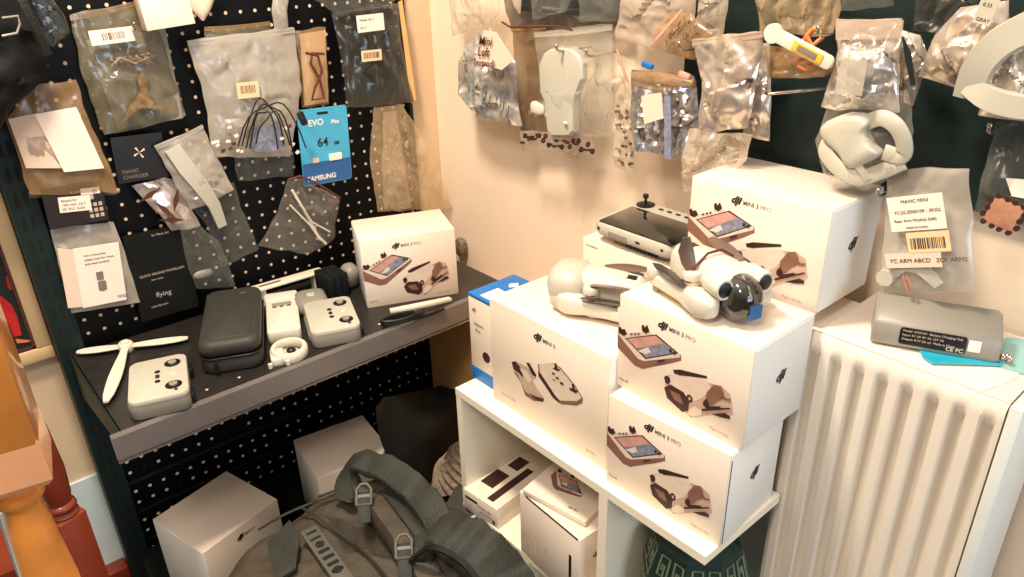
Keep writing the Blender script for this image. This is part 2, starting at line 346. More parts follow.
# ================================================================ CARTONS
def c1(x, y): return (590+x/4.267, 270+y/4.267)
BX0, BW, BH, BZ = -.692, .2435, .168, .926
def bf(x, y):
    p = hit(*c1(x, y), 1, .803); return ((p.x-BX0)/BW, (p.z-BZ)/BH)
P_CTRL = [  # (material index, polygon in crop pixels)
 (0, [(118,255),(150,268),(262,270),(388,362),(390,385),(345,398),(290,408),(225,422),(192,408),(118,330)]),
 (3, [(120,250),(135,268),(255,262),(383,358),(385,372),(232,388),(205,378),(122,275)]),
 (2, [(150,290),(284,274),(380,355),(238,380)]),
 (4, [(158,293),(280,279),(322,313),(200,335),(186,320)]),
 (5, [(198,333),(322,312),(370,352),(242,374)]),
 (3, [(205,345),(250,328),(262,350),(240,358)]),
 (2, [(122,245),(132,240),(138,252),(150,250),(160,272),(145,280),(126,268)]),
 (2, [(222,236),(232,232),(236,245),(246,232),(256,260),(240,270),(224,258)]),
 (2, [(175,270),(184,269),(184,276),(175,277)]), (2, [(191,269),(200,268),(200,275),(191,276)]), (2, [(206,268),(214,267),(214,274),(206,275)]),
 (2, [(340,335),(352,338),(352,350),(342,350)]), (2, [(358,345),(370,350),(366,360),(356,356)]),
 (2, [(290,385),(322,380),(322,388),(292,393)])]
P_DRONE = [
 (1, [(322,452),(345,448),(500,478),(560,495),(600,530),(612,612),(590,630),(540,618),(480,622),(430,628),(405,605),(322,515)]),
 (3, [(335,452),(380,452),(500,470),(520,505),(480,545),(440,560),(350,490),(330,478)]),
 (2, [(355,425),(385,424),(500,452),(500,462),(385,448),(360,441)]), (2, [(375,424),(395,428),(395,450),(380,448)]),
 (2, [(318,500),(345,488),(400,520),(425,560),(420,600),(395,605),(330,545)]),
 (0, [(340,510),(385,530),(400,575),(360,550)]),
 (2, [(318,455),(330,449),(342,458),(345,475),(336,486),(323,480)]),
 (2, [(415,532),(428,530),(440,545),(438,562),(424,564),(413,552)]), (1, [(421,542),(430,541),(433,552),(425,555)]),
 (0, [(495,560),(500,520),(530,490),(560,492),(572,520),(572,545),(540,560),(520,575)]),
 (2, [(485,560),(500,545),(515,580),(560,580),(560,588),(500,590),(485,575)]),
 (3, [(425,595),(450,580),(480,600),(480,618),(440,624),(420,612)]),
 (2, [(520,612),(580,608),(600,622),(600,634),(560,626)]), (0, [(560,525),(585,545),(605,548),(600,556),(580,552),(556,536)]), (2, [(480,590),(600,585),(603,592),(480,600)])]
def c7(x, y): return (470+x/3.606, 320+y/3.606)
FX0, FW, FH, FY = -1.008, .314, .232, .788
def ff(x, y):
    p = hit(*c7(x, y), 1, FY); return ((p.x-FX0)/FW, (p.z-TZ)/FH)
P_FD = [(1, [(150,148),(165,146),(205,165),(240,205),(225,215),(245,250),(268,282),(265,292),(238,290),(205,272),(185,225),(160,190)]),
 (2, [(150,148),(165,146),(195,185),(190,205),(178,190),(158,175)]), (2, [(203,150),(215,152),(240,195),(238,203),(225,195)]),
 (0, [(158,180),(170,190),(200,255),(240,285),(235,293),(200,270),(185,225)]), (2, [(215,262),(235,272),(268,282),(265,293),(240,290)]), (3, [(180,170),(205,180),(225,215),(215,225),(195,200)])]
P_FC = [(0, [(245,156),(300,152),(325,165),(380,232),(408,280),(405,298),(385,306),(330,302),(300,280),(250,200)]),
 (3, [(250,155),(300,153),(322,168),(378,235),(403,278),(385,290),(325,288),(300,262),(252,185)]), (2, [(246,180),(256,190),(305,265),(325,292),(320,296),(295,270),(248,200)]),
 (2, [(306,152),(312,150),(318,172),(326,172),(322,182),(306,176),(298,170),(306,168)]), (2, [(368,228),(374,226),(382,248),(392,250),(384,262),(362,250),(358,240),(370,243)]),
 (2, [(296,185),(306,187),(308,195),(298,192)]), (2, [(310,200),(320,203),(322,212),(312,208)]), (2, [(325,218),(337,222),(340,232),(328,228)]), (2, [(300,208),(306,210),(308,216),(302,214)])]
PM = [M['pbr'], M['ptan'], M['pdk'], M['plt'], M['psky'], M['pmtn']]
def printed(parent, name, Mx, w, h, spec, fn, shift=(0, 0), nrm_off=.0004):
    b = MB(Mx)
    for i, (mi, poly) in enumerate(spec):
        y = -nrm_off-.00012*i; b.add([((fn(*p)[0]+shift[0])*w, y, (fn(*p)[1]+shift[1])*h) for p in poly], [tuple(range(len(poly)))], mi)
    return b.build(name, PM, parent, 0, fix=False)
def fmat(Mx, u, v, w, h, rot=0):     # text frame on the front face (local xz plane)
    return Mx @ Matrix.Translation((u*w, -.0006, v*h)) @ Matrix.Rotation(PI/2, 4, 'X') @ Matrix.Rotation(rot, 4, 'Z')
def smat(Mx, u, v, w, d, h):         # on the right end
    return Mx @ Matrix.Translation((w+.0006, u*d, v*h)) @ Matrix.Rotation(PI/2, 4, 'Z') @ Matrix.Rotation(PI/2, 4, 'X')
def logo(parent, Mt, s, model='MINI 3', pro='PRO', col='ink'):
    text(parent, 'logo', 'dji', Mt, s*1.25, M['ink'], .35, s*.045, sx=1.05)
    text(parent, 'model_name', model, off(Mt, s*1.6, s*.05), s*.72, M['inkg'], 0, s*.008)
    if pro: text(parent, 'model_suffix', pro, off(Mt, s*1.6+s*.72*3.1, s*.05), s*.72, M['inkl'], 0, 0)
def carton(name, label, origin, rotz, w, d, h, kind='pro', group='white drone cartons', gap=False):
    Mx = Matrix.Translation(origin) @ Matrix.Rotation(rotz, 4, 'Z')
    t = thing(name, label, 'box', Mx @ V((w/2, d/2, 0)), group)
    e = .0012
    b = MB(Mx); b.box((e, .0, 0), (w-e, d, h), 0, .0008)
    b.build('carton_sleeve', M['card'], t, 30)
    b = MB(Mx); b.box((0, .0025, .0025), (w, d-.0025, h-.0025), 0, .0006); b.build('inner_tray', M['cardin'], t, 30)
    if gap:
        b = MB(Mx); b.box((w-.0005, .003, .004), (w+.0004, .0052, h-.012)); b.build('sleeve_gap', M['pdk'], t, 0)
    if kind == 'pro':
        printed(t, 'printed_controller', Mx, w, h, P_CTRL, bf); printed(t, 'printed_drone', Mx, w, h, P_DRONE, bf)
        u, v = bf(288, 238); logo(t, fmat(Mx, u, v, w, h), .0135)
        text(t, 'small_print', 'Max 4K', fmat(Mx, .03, .08, w, h), .006, M['inkg'])
        text(t, 'small_print', 'Flight 34 Min', fmat(Mx, .76, .06, w, h), .0065, M['inkl'])
        text(t, 'end_logo', 'dji', smat(Mx, .42, .52, w, d, h), .024, M['ink'], .35, .0007)
    if kind == 'mini':
        printed(t, 'printed_drone', Mx, w, h, P_FD, ff); printed(t, 'printed_controller', Mx, w, h, P_FC, ff)
        u, v = ff(228, 58); logo(t, fmat(Mx, u, v, w, h), .016, 'MINI 3', None)
        text(t, 'small_print', 'Max 4K HDR', fmat(Mx, .09, .10, w, h), .008, M['inkl']); text(t, 'small_print', '38 Min', fmat(Mx, .84, .07, w, h), .009, M['inkl'])
    return t, Mx
carton('drone_carton', 'printed white drone carton at the top of the front stack, drone standing on it', (BX0, .803, BZ), 0, BW, .157, BH)
DM = hit(604.5, 482, 2, TZ); DR = hit(720, 545, 2, TZ)
carton('drone_carton', 'printed white drone carton at the bottom of the front stack on the shelf unit', (DM.x-.003, DM.y+.006, TZ), .06, .226, .16, .1755, gap=True)
carton('drone_carton', 'big printed white drone carton behind the front stack, topmost at the right', (-.694, .970, 1.087), 0, .2405, .155, .163)
b_, _ = carton('drone_carton', 'plain white carton hidden behind the front stack, holding up the big one', (-.650, .968, .753), 0, .168, .150, .332, 'plain')
carton('drone_carton', 'white drone carton printed with drone and slim controller, folded drone lying on top', (FX0, FY, TZ), 0, FW, .175, .229, 'mini')
g0 = T(367.5, 308.4, SZ); g1 = T(459.8, 293.1, SZ)
carton('drone_carton', 'printed white drone carton on the dark metal shelf at its right end', (g0.x, g0.y, SZ), math.atan2(g1.y-g0.y, g1.x-g0.x), .226, .15, .172)
# bottom cartons
def lowcarton(label, px, zt, h, logo_on=False):
    P = [T(x, y, zt) for x, y in px]     # left(back), back, right, front corners of the top
    o = P[3]; xr_ = P[2]-P[3]; yr_ = P[0]-P[3]; Mx = frame((o.x, o.y, zt-h), (xr_.x, xr_.y, 0), (yr_.x, yr_.y, 0))
    w, d = xr_.length, yr_.length
    t = thing('drone_carton', label, 'box', Mx @ V((w/2, d/2, 0)), 'white drone cartons')
    b = MB(Mx); b.box((.0012, 0, 0), (w-.0012, d, h), 0, .0008); b.build('carton_sleeve', M['card'], t, 30)
    b = MB(Mx); b.box((0, .0025, .0025), (w, d-.0025, h-.0025), 0, .0006); b.build('inner_tray', M['cardin'], t, 30)
    if logo_on: logo(t, fmat(Mx, .40, .84, w, h), .0135, 'MINI 3', None)
lowcarton('white drone carton at the lower left beneath the shelf, left of the backpack', [(154.7,518),(229,470),(277.4,498.8),(202.9,553.4)], .44, .20, True)
lowcarton('white carton between the black bag and the backpack, under the shelf', [(303.2,436.8),(370.7,416),(391.5,450),(317.9,479)], .46, .20)
# pedestal crates keeping those cartons up
b = MB(); b.box((-1.68, .17, .141), (-1.33, .47, .239), 0, .004); tag(b.build('storage_crate', M['fabk'], None, 30), 'black crate under the lower left white carton', 'crate')
b = MB(); b.box((-1.68, .52, .141), (-1.33, .84, .259), 0, .004); tag(b.build('storage_crate', M['fabk'], None, 30), 'black crate under the white carton in the middle', 'crate')
# blue box
Mx = frame(tuple(T(477.5, 375, TZ)), (1, 0, 0), (0, 1, 0)); Mx.translation = V((-1.100, .806, TZ))
t = thing('accessory_box', 'small white retail box with bright blue top left of the folded drone', 'box', (-1.05, .88, TZ))
b = MB(Mx); b.box((0, 0, .03), (.086, .125, .200), 0, .001); b.build('box_body', M['card'], t, 30)
b = MB(Mx); b.box((-.0006, -.0006, .196), (.0866, .1256, .2030), 0, .001); b.build('blue_lid', M['blue'], t, 30)
b = MB(Mx); b.box((-.0006, -.0006, 0), (.0866, .1256, .031), 0, .001); b.build('blue_base', M['blue'], t, 30)
b = MB(Mx); b.box((.03, .008, .2031), (.078, .055, .2037)); b.build('label_sticker', M['paper'], t, 0)
b = MB(Mx); b.prism([(.03, .085, .2031), (.042, .074, .2031), (.054, .090, .2031), (.040, .102, .2031)], (0, 0, 1), .0005); b.build('emblem', M['paper'], t, 0)
text(t, 'print', 'dji', fmat(Mx, .01, .165, 1, 1), .014, M['inkg'], .3); text(t, 'print', 'Battery', fmat(Mx, .018, .135, 1, 1), .010, M['inkg']); text(t, 'print', 'Plus', fmat(Mx, .02, .12, 1, 1), .010, M['inkg'])
b = MB(Mx); b.lathe([(.0001, -.0009), (.012, -.0009), (.012, -.0002)], (.052, 0, .07), 'y', 16); b.build('printed_seal', M['pdk'], t, 0)
# C box (upright white) under the screen controller
t = thing('accessory_box', 'plain white box standing against the wall under the screen controller', 'box', (-.86, 1.06, TZ))
b = MB(); b.box((-.966, 1.002, TZ), (-.70, 1.13, 1.058), 0, .0012); b.build('box_body', M['card'], t, 30)
CM = Matrix.Translation((-.966, 1.002, TZ))
text(t, 'print', 'Care Refresh', fmat(CM, .008, .292, 1, 1), .006, M['inkg']); text(t, 'print', 'Serial No.', fmat(CM, .014, .245, 1, 1, PI/2), .005, M['inkl'])
# ================================================================ CONTROLLERS AND DRONES
def slab_frame(px, zt, zb):
    P = [T(x, y, zt) for x, y in px]; c = sum(P, V())/4
    return P, c
def rc_n1(label, c, xdir):
    """grey controller with two stick wells; local x = width, y towards the stick end"""
    Mx = frame((c[0], c[1], SZ), xdir, V((0, 0, 1)).cross(V(xdir)))
    w, d, h = .160, .108, .041
    t = thing('drone_controller', label, 'controller', Mx.translation, 'small grey controllers without a screen')
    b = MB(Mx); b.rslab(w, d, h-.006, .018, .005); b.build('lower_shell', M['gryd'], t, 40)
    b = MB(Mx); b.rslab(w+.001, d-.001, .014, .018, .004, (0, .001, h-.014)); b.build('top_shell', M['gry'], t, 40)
    b = MB(Mx); b.rslab(.10, .004, .014, .0018, .001, (0, -d/2-.0006, .007)); b.build('phone_slot', M['gryd'], t, 40)
    for x in (-.044, .044):
        b = MB(Mx); b.lathe([(.0148, h-.002), (.0155, h+.0006), (.0135, h+.0012), (.0128, h+.0003), (.0001, h+.0003)], (x, .028, 0), mi=0); b.build('stick_well', M['blk'], t, 40)
        b = MB(Mx); b.lathe([(.0075, h), (.008, h+.004), (.005, h+.0055), (.0001, h+.006)], (x, .028, 0), mi=0); b.build('stick_hub', M['gryd'], t, 40)
    for x, r in ((-.019, .0052), (.019, .0052)):
        b = MB(Mx); b.lathe([(r, h-.001), (r, h+.0012), (r*.8, h+.0016), (.0001, h+.0016)], (x, .0, 0)); b.build('button', M['blk'], t, 40)
    b = MB(Mx); b.rslab(.013, .008, .0018, .002, .0006, (0, .0, h-.0003)); b.build('mode_switch', M['pdk'], t, 40)
    b = MB(Mx); b.lathe([(.0035, h-.001), (.0035, h+.0005), (.0001, h+.0006)], (0, .028, 0)); b.build('indicator', M['paper'], t, 40)
    b = MB(Mx); b.lathe([(.0033, h-.001), (.0033, h+.0008), (.0001, h+.001)], (.064, .032, 0)); b.build('button', M['blk'], t, 40)
    for x in (-.05, .05):
        b = MB(Mx); b.rslab(.03, .010, .018, .004, .002, (x, d/2+.002, .006)); b.build('shoulder_dial', M['blk'], t, 40)
def cen(px, z): return sum((T(x, y, z) for x, y in px), V())/len(px)
c = cen([(130,363),(188,350.5),(191,400),(121,404)], .848)
rc_n1('grey drone controller at the left shelf end beside the white rotor', c, (1, -.30, 0))
c = cen([(302,303),(351,293),(361,325),(308,340)], .848)
rc_n1('grey drone controller in the middle of the shelf beside the ring clip', c, (1, -.36, 0))
# screen controller
Mx = frame(tuple((T(597, 222, 1.10)+T(668, 247, 1.10))/2), T(668, 247, 1.10)-T(597, 222, 1.10), (0, 1, 0)); cz = 1.062
Mx.translation = V((Mx.translation.x, Mx.translation.y, cz))
Mx = Mx @ Matrix.Translation((.0, .070, 0)) @ Matrix.Rotation(math.radians(3), 4, 'X') @ Matrix.Diagonal((1.05, 1.0, 1.0, 1))
t = thing('screen_controller', 'grey drone controller with a large dark screen on a white box', 'controller', Mx.translation)
b = MB(Mx); b.rslab(.192, .150, .028, .024, .008, (0, .004, .016)); b.build('shell', M['gry'], t, 40)
b = MB(Mx); b.rslab(.15, .10, .02, .02, .006, (0, 0, 0)); b.build('rear_grip', M['gryd'], t, 40)
b = MB(Mx); b.rslab(.172, .098, .0025, .004, .0006, (.004, -.017, .0428)); b.build('screen', M['glass'], t, 40)
for x in (-.062, .062):
    b = MB(Mx); b.lathe([(.018, .043), (.0185, .0455), (.015, .047), (.006, .0475), (.0001, .0475)], (x*1.1, .056, 0)); b.build('stick_well', M['blk'], t, 40)
    b = MB(Mx); b.lathe([(.003, .047), (.0028, .058), (.0055, .06), (.006, .066), (.004, .0675), (.0001, .067)], (x*1.1, .056, 0)); b.build('control_stick', M['blk'], t, 40)
for x in (-.03, -.01, .01, .03):
    b = MB(Mx); b.rslab(.011, .006, .002, .0025, .0006, (x, .056, .0435)); b.build('button', M['blk'], t, 40)
b = MB(Mx); b.rslab(.045, .003, .011, .0012, .0008, (-.03, -.0708, .022)); b.build('port_cover', M['gryd'], t, 40)
b = MB(Mx); b.rslab(.010, .003, .004, .0012, .0008, (.018, -.0708, .028)); b.build('usb_port', M['blk'], t, 40)
for i in range(9):
    b = MB(Mx); b.box((-.025+i*.0085, -.056, .004), (-.020+i*.0085, -.05, .018)); b.build('vent_slat', M['blk'], t, 0)
for x in (-.078, .074):
    b = MB(Mx); b.lathe([(.0001, -.0715), (.003, -.0715), (.003, -.066)], (x*.98, 0, .032), 'y', 12); b.build('screw', M['blk'], t, 40)

def sup(rx, ry, n=20, e=.6):
    sg = lambda x: (abs(x)**e)*(1 if x >= 0 else -1)
    return [(rx*sg(math.cos(2*PI*k/n)), ry*sg(math.sin(2*PI*k/n))) for k in range(n)]
def body_loft(b, st):     # stations (x, cy, cz, ry, rz)
    b.loft([[(x, cy+p, cz_+q) for p, q in sup(ry, rz)] for x, cy, cz_, ry, rz in st])
def blade(b, p0, p1, w, nrm):
    p0, p1 = V(p0), V(p1); n = 9
    b.ribbon([p0.lerp(p1, i/n)+V((0, 0, .0015*math.sin(i/n*PI))) for i in range(n+1)], [w*(.45+.75*math.sin(PI*min(1, .15+i/n*.8))) for i in range(n+1)], .0012, nrm)
def folded_drone(label, Mx, covered):
    t = thing('folded_drone', label, 'drone', Mx.translation)
    b = MB(Mx); body_loft(b, [(-.074, 0, .034, .008, .010), (-.072, 0, .033, .020, .016), (-.064, 0, .032, .027, .021), (-.03, 0, .033, .029, .024), (.01, 0, .035, .029, .025), (.04, 0, .036, .030, .024), (.052, 0, .037, .027, .018), (.055, 0, .037, .018, .01)])
    b.build('fuselage', M['drone'], t, 50)
    b = MB(Mx); b.rslab(.022, .014, .002, .003, .0006, (-.05, .0, .053)); b.build('vent', M['blk'], t, 40)
    b = MB(Mx); b.rslab(.075, .05, .01, .01, .003, (-.02, 0, .006)); b.build('battery_bay', M['gryd'], t, 40)
    for s in (1, -1):
        # front arm: hinge pod, arm folded back, motor, blades
        b = MB(Mx); body_loft(b, [(.056, s*.040, .020, .004, .004), (.052, s*.040, .020, .012, .012), (.038, s*.042, .020, .0155, .0155), (.018, s*.043, .020, .014, .014), (0, s*.046, .019, .010, .010), (-.045, s*.052, .017, .008, .008), (-.058, s*.053, .017, .009, .009), (-.066, s*.053, .016, .004, .004)])
        b.build('front_arm', M['drone'], t, 50)
        b = MB(Mx); b.lathe([(.011, 0), (.0122, .002), (.0122, .012), (.011, .0135), (.004, .0145), (.0001, .0145)], (-.058, s*.053, .020)); b.build('motor', M['drone'], t, 40)
        b = MB(Mx); blade(b, (-.058, s*.053, .036), (.012, s*.056, .036), .017, (0, -s*.25, 1)); b.build('propeller_blade', M['bladek'], t, 40)
        # rear arm lies under, motor mid body
        b = MB(Mx); body_loft(b, [(-.066, s*.032, .014, .005, .005), (-.05, s*.034, .012, .008, .007), (.0, s*.040, .008, .007, .006), (.010, s*.041, .008, .003, .003)]); b.build('rear_arm', M['drone'], t, 50)
        b = MB(Mx); b.lathe([(.0115, 0), (.0128, .002), (.0128, .012), (.0115, .0145), (.004, .0155), (.0001, .0155)], (.002, s*.036, .032)); b.build('motor', M['drone'], t, 40)
        b = MB(Mx); b.lathe([(.0131, .004), (.0131, .006)], (.002, s*.036, .032), cap=False); b.build('motor_band', M['metal'], t, 40)
        if s < 0 and not covered:
            b = MB(Mx); b.ribbon([(.002, s*.037, .046), (-.004, s*.04, .058), (-.006, s*.044, .072), (-.004, s*.046, .088)], [.012, .019, .020, .010], .0014, (.9, -.35, .3)); b.build('propeller_blade', M['blade'], t, 40)
            b = MB(Mx); b.tube([(.002, -.037, .049), (-.002, -.012, .064), (-.006, .012, .064), (-.004, .03, .054)], .0016, 0, 8); b.build('propeller_strap', M['brn'], t, 40)
        else:
            b = MB(Mx); blade(b, (.002, s*.036, .049), (-.072, s*.042, .052), .018, (0, -s*.2, 1)); b.build('propeller_blade', M['blade'], t, 40)
        b = MB(Mx); b.rslab(.012, .008, .010, .003, .002, (-.056, s*.052, .0)); b.build('landing_foot', M['gryd'], t, 40)
    if covered:
        b = MB(Mx); b.ell((.046, 0, .035), (.036, .045, .029), e=.75); b.build('nose_cover', M['gry'], t, 60)
        for s in (1, -1):
            b = MB(Mx); b.ell((.045, s*.026, .018), (.028, .020, .0175), e=.85); b.build('cover_lobe', M['gry'], t, 60)
    else:
        for s in (1, -1):
            b = MB(Mx); b.lathe([(.010, .025), (.0125, .032), (.0130, .060), (.0118, .0625), (.0095, .062)], (0, s*.030, .046), 'x'); b.build('sensor_housing', M['drone'], t, 40)
            b = MB(Mx); b.lathe([(.0098, .058), (.0094, .0622), (.006, .0632), (.0001, .0635)], (0, s*.030, .046), 'x'); b.build('sensor_lens', M['lens'], t, 40)
        b = MB(Mx); b.ell((.050, 0, .030), (.032, .0265, .0265), e=.8); b.build('gimbal_cover', M['domes'], t, 60)
        b = MB(Mx); b.rslab(.018, .022, .020, .006, .003, (.055, 0, .020)); b.lathe([(.008, .062), (.008, .072), (.006, .073), (.0001, .073)], (0, 0, .03), 'x'); b.build('gimbal_camera', M['blk'], t, 40)
        b = MB(Mx); b.prism([(.0815, -.006, .012), (.0815, .012, .014), (.0812, .013, .030), (.0812, -.005, .031)], (1, 0, 0), .001); b.build('blue_sticker', M['blued'], t, 40)
        b = MB(Mx); b.tube([(.056, -.002, .056), (.072, -.004, .049), (.080, -.005, .040)], .0022); b.build('cover_clip', M['metal'], t, 40)
    return t
TB = BZ+BH
p0 = T(668, 287, TB); p1 = T(736, 318, TB)
Mx = frame((-.576, .882, TB+.0005), (math.cos(math.radians(-21)), math.sin(math.radians(-21)), 0), (0, 1, 0)) @ Matrix.Diagonal((1.2, 1.12, 1.28, 1))
folded_drone('folded white drone with smoked gimbal cover and round front sensors on the front carton', Mx, False)
TF = TZ+.229
p0 = T(640, 318, TF); p1 = T(560, 305, TF)
Mx = frame(tuple((p0+p1)/2+V((-.012, .010, .0))), p1-p0, V((0, 0, 1)).cross(p1-p0)); Mx.translation.z = TF+.0005; Mx = Mx @ Matrix.Diagonal((1.15, 1.15, 1.3, 1))
folded_drone('folded grey drone with rounded nose cover lying on the wide carton', Mx, True)
# ================================================================ ON THE LEFT SHELF
# charcoal case
P = [T(*q, SZ+.055) for q in ((206,290),(264,288),(267,352),(190,357))]
c = sum(P, V())/4; Mx = frame((c.x, c.y, SZ), (P[3]+P[2]-P[0]-P[1]), V((0, 0, 1)).cross(P[3]+P[2]-P[0]-P[1]))
t = thing('zip_case', 'charcoal zipped hard case lying between the two small controllers', 'case', Mx.translation)
b = MB(Mx); b.rslab(.275, .122, .034, .026, .008); b.build('case_base', M['case'], t, 50)
b = MB(Mx); b.rslab(.275, .122, .034, .026, .012, (0, 0, .037)); b.rslab(.235, .088, .003, .016, .0015, (0, 0, .0700)); b.build('case_lid', M['case'], t, 50)
b = MB(Mx); b.rslab(.279, .126, .004, .028, .001, (0, 0, .0335)); b.build('zipper', M['blk'], t, 50)
b = MB(Mx); b.ribbon([(.141, -.03, .035), (.147, -.03, .02), (.146, -.028, .008)], .008, .002, (1, 0, 0)); b.build('zip_pull', M['blk'], t, 50)
text(t, 'logo', 'dji', Mx @ Matrix.Translation((-.095, .03, .0733)) @ Matrix.Rotation(-PI/2, 4, 'Z'), .014, M['inkg'], .3)
# rotor spare: hub and three blades
hb = T(125, 343, SZ+.02)
t = thing('spare_rotor', 'white three bladed rotor lying left of the grey controller', 'rotor', (hb.x, hb.y, SZ))
b = MB(); b.lathe([(.013, .0), (.0155, .003), (.0155, .018), (.013, .021), (.0001, .021)], (hb.x, hb.y, SZ)); b.lathe([(.009, .021), (.009, .024), (.0001, .024)], (hb.x, hb.y, SZ)); b.build('hub', M['wht'], t, 40)
for q in ((77, 352), (188, 338), (106, 402)):
    e_ = T(*q, SZ+.010); h2 = V((hb.x, hb.y, SZ+.012)); d_ = (e_-h2)
    b = MB(); b.ribbon([h2+d_*(.05+.95*i/8) for i in range(9)], [.014, .017, .021, .024, .026, .026, .024, .021, .010], .004, (0, 0, 1)); b.build('blade', M['wht'], t, 40)
# white charger/adapter
P = [T(*q, SZ+.028) for q in ((264,290),(296,285),(301,335),(268,342))]; c = sum(P, V())/4
dx = (P[3]+P[2]-P[0]-P[1])/2; Mx = frame((c.x, c.y, SZ), dx, V((0, 0, 1)).cross(dx))
t = thing('battery_holder', 'white battery holder standing between case and middle controller', 'battery holder', Mx.translation)
b = MB(Mx); b.rslab(.20, .072, .028, .008, .003); b.build('holder_body', M['wht'], t, 40)
b = MB(Mx); b.rslab(.045, .076, .034, .007, .003, (-.075, 0, 0)); b.build('holder_collar', M['wht'], t, 40)
b = MB(Mx); b.rslab(.016, .045, .002, .003, .0005, (-.04, 0, .0275)); b.build('recess', M['gryd'], t, 40)
for y in (-.016, 0, .016):
    b = MB(Mx); b.rslab(.004, .010, .002, .001, .0004, (-.026, y, .0278)); b.build('contact', M['brn'], t, 40)
# flat board behind
P = [WL(249, 287, .10), WL(318, 266, .10), WL(328, 276, .10), WL(258, 296, .10)]
t = thing('mounting_plate', 'flat cream plate with slots lying behind the battery holder', 'plate', (P[0].x, P[0].y, SZ))
a0, a1 = T(252, 290, SZ+.045), T(322, 270, SZ+.045); Mx = frame(((a0+a1)/2).to_tuple(), a1-a0, V((0, 0, 1)).cross(a1-a0)); Mx.translation.z = SZ+.042
L_ = (a1-a0).length
b = MB(Mx); b.rslab(L_, .034, .006, .006, .0015); b.build('plate_body', M['wht'], t, 40)
b = MB(Mx); b.rslab(L_*.3, .006, .001, .003, .0002, (-L_*.25, 0, .0057)); b.build('slot', M['blk'], t, 40)
b = MB(Mx); b.box((-L_*.42, -.012, -.042), (-L_*.34, .012, .001)); b.build('support_leg', M['wht'], t, 0)
b = MB(Mx); b.box((L_*.34, -.012, -.042), (L_*.42, .012, .001)); b.build('support_leg', M['wht'], t, 0)
# tan cap
c = T(318, 300, SZ+.03)
t = thing('gimbal_guard', 'taupe rounded gimbal guard behind the middle controller', 'guard', (c.x-.02, c.y-.008, SZ))
b = MB(Matrix.Translation((c.x-.02, c.y-.008, SZ)) @ Matrix.Rotation(-.3, 4, 'Z')); b.rslab(.09, .075, .04, .022, .014); b.build('guard_shell', M['gryd'], t, 50)
b = MB(Matrix.Translation((c.x-.02, c.y-.008, SZ)) @ Matrix.Rotation(-.3, 4, 'Z')); b.rslab(.02, .018, .002, .006, .0006, (.0, .0, .0395)); b.build('clasp', M['gry'], t, 50)
# woven black block, small motor
c = T(338, 300, SZ)
b = MB(); 
for i in range(4):
    for j in range(3):
        b.rslab(.018, .018, .062, .003, .002, (c.x-.065+i*.0185, c.y-.010+j*.0185, SZ), 0, 2)
tag(b.build('battery_block', M['fabk'], None, 40), 'dark ribbed block standing behind the middle controller', 'battery block')
c = T(356, 282, SZ+.02)
b = MB(Matrix.Translation((c.x-.022, c.y-.004, SZ+.033)) @ Matrix.Rotation(.3, 4, 'Y')); b.ell((0, 0, 0), (.026, .022, .032), e=.75)
t = tag(b.build('camera_pod', M['gryd'], None, 60), 'small rounded grey pod left of the shelf carton', 'camera pod')
# ring clip
c = T(289, 349, SZ+.015); Mx = frame((c.x, c.y, SZ), (1, -.35, 0), (.35, 1, 0))
t = thing('propeller_guard_ring', 'white ring shaped holder in front of the battery holder', 'ring holder', Mx.translation)
b = MB(Mx)
rings = []
for k in range(28):
    a = 2*PI*k/28; rx = .036 if math.sin(a) > -.3 else .038
    rings.append([(r_*1.1*math.cos(a), r_*math.sin(a), z_) for r_, z_ in ((.036, 0), (.039, .004), (.039, .018), (.036, .022), (.029, .022), (.027, .017), (.027, .004), (.029, 0))])
rings.append(rings[0]); b.loft(rings, 0, False); b.build('ring', M['wht'], t, 50)
b = MB(Mx); b.rslab(.05, .028, .016, .006, .002, (.012, -.026, 0)); b.build('ring_foot', M['wht'], t, 40)
b = MB(Mx); b.lathe([(.024, .001), (.022, .006), (.0001, .006)]); b.build('inner_floor', M['gry'], t, 40)
b = MB(Mx); b.ell((-.006, .004, .009), (.011, .010, .006)); b.build('inner_lens', M['blk'], t, 60)
for y in (-.035, .0):
    b = MB(Mx); b.lathe([(.0045, 0), (.0045, .01), (.0001, .011)], (.042, y-.008, .002)); b.build('pin', M['wht'], t, 40)
# coiled cable with white sleeve
t = thing('coiled_cable', 'black coiled cable with a pale connector in front of the shelf carton', 'cable', T(400, 322, SZ))
pts = []
ca = T(402, 320, SZ+.006)
ax = (T(440, 312, SZ)-T(385, 326, SZ)).normalized(); ay = V((-ax.y, ax.x, 0))
for k in range(0, 3*24+1):
    a = 2*PI*k/24; pts.append(V((ca.x, ca.y, SZ+.006+.004*k/24))+ax*.048*math.cos(a)+ay*.017*math.sin(a))
b = MB(); b.tube(pts, .0038, 0, 8); b.build('cable_loop', M['cable'], t, 60)
b = MB(); b.ribbon([T(390, 311, SZ+.022), T(412, 307, SZ+.024), T(432, 303, SZ+.02), T(450, 299, SZ+.012)], [.012, .017, .018, .014], .008, (0, 0, 1)); b.build('cable_sleeve', M['wht'], t, 40)
b = MB(); b.tube([T(415, 318, SZ+.006), T(430, 314, SZ+.005), T(444, 309, SZ+.005)], .004); b.build('connector', M['blk'], t, 40)
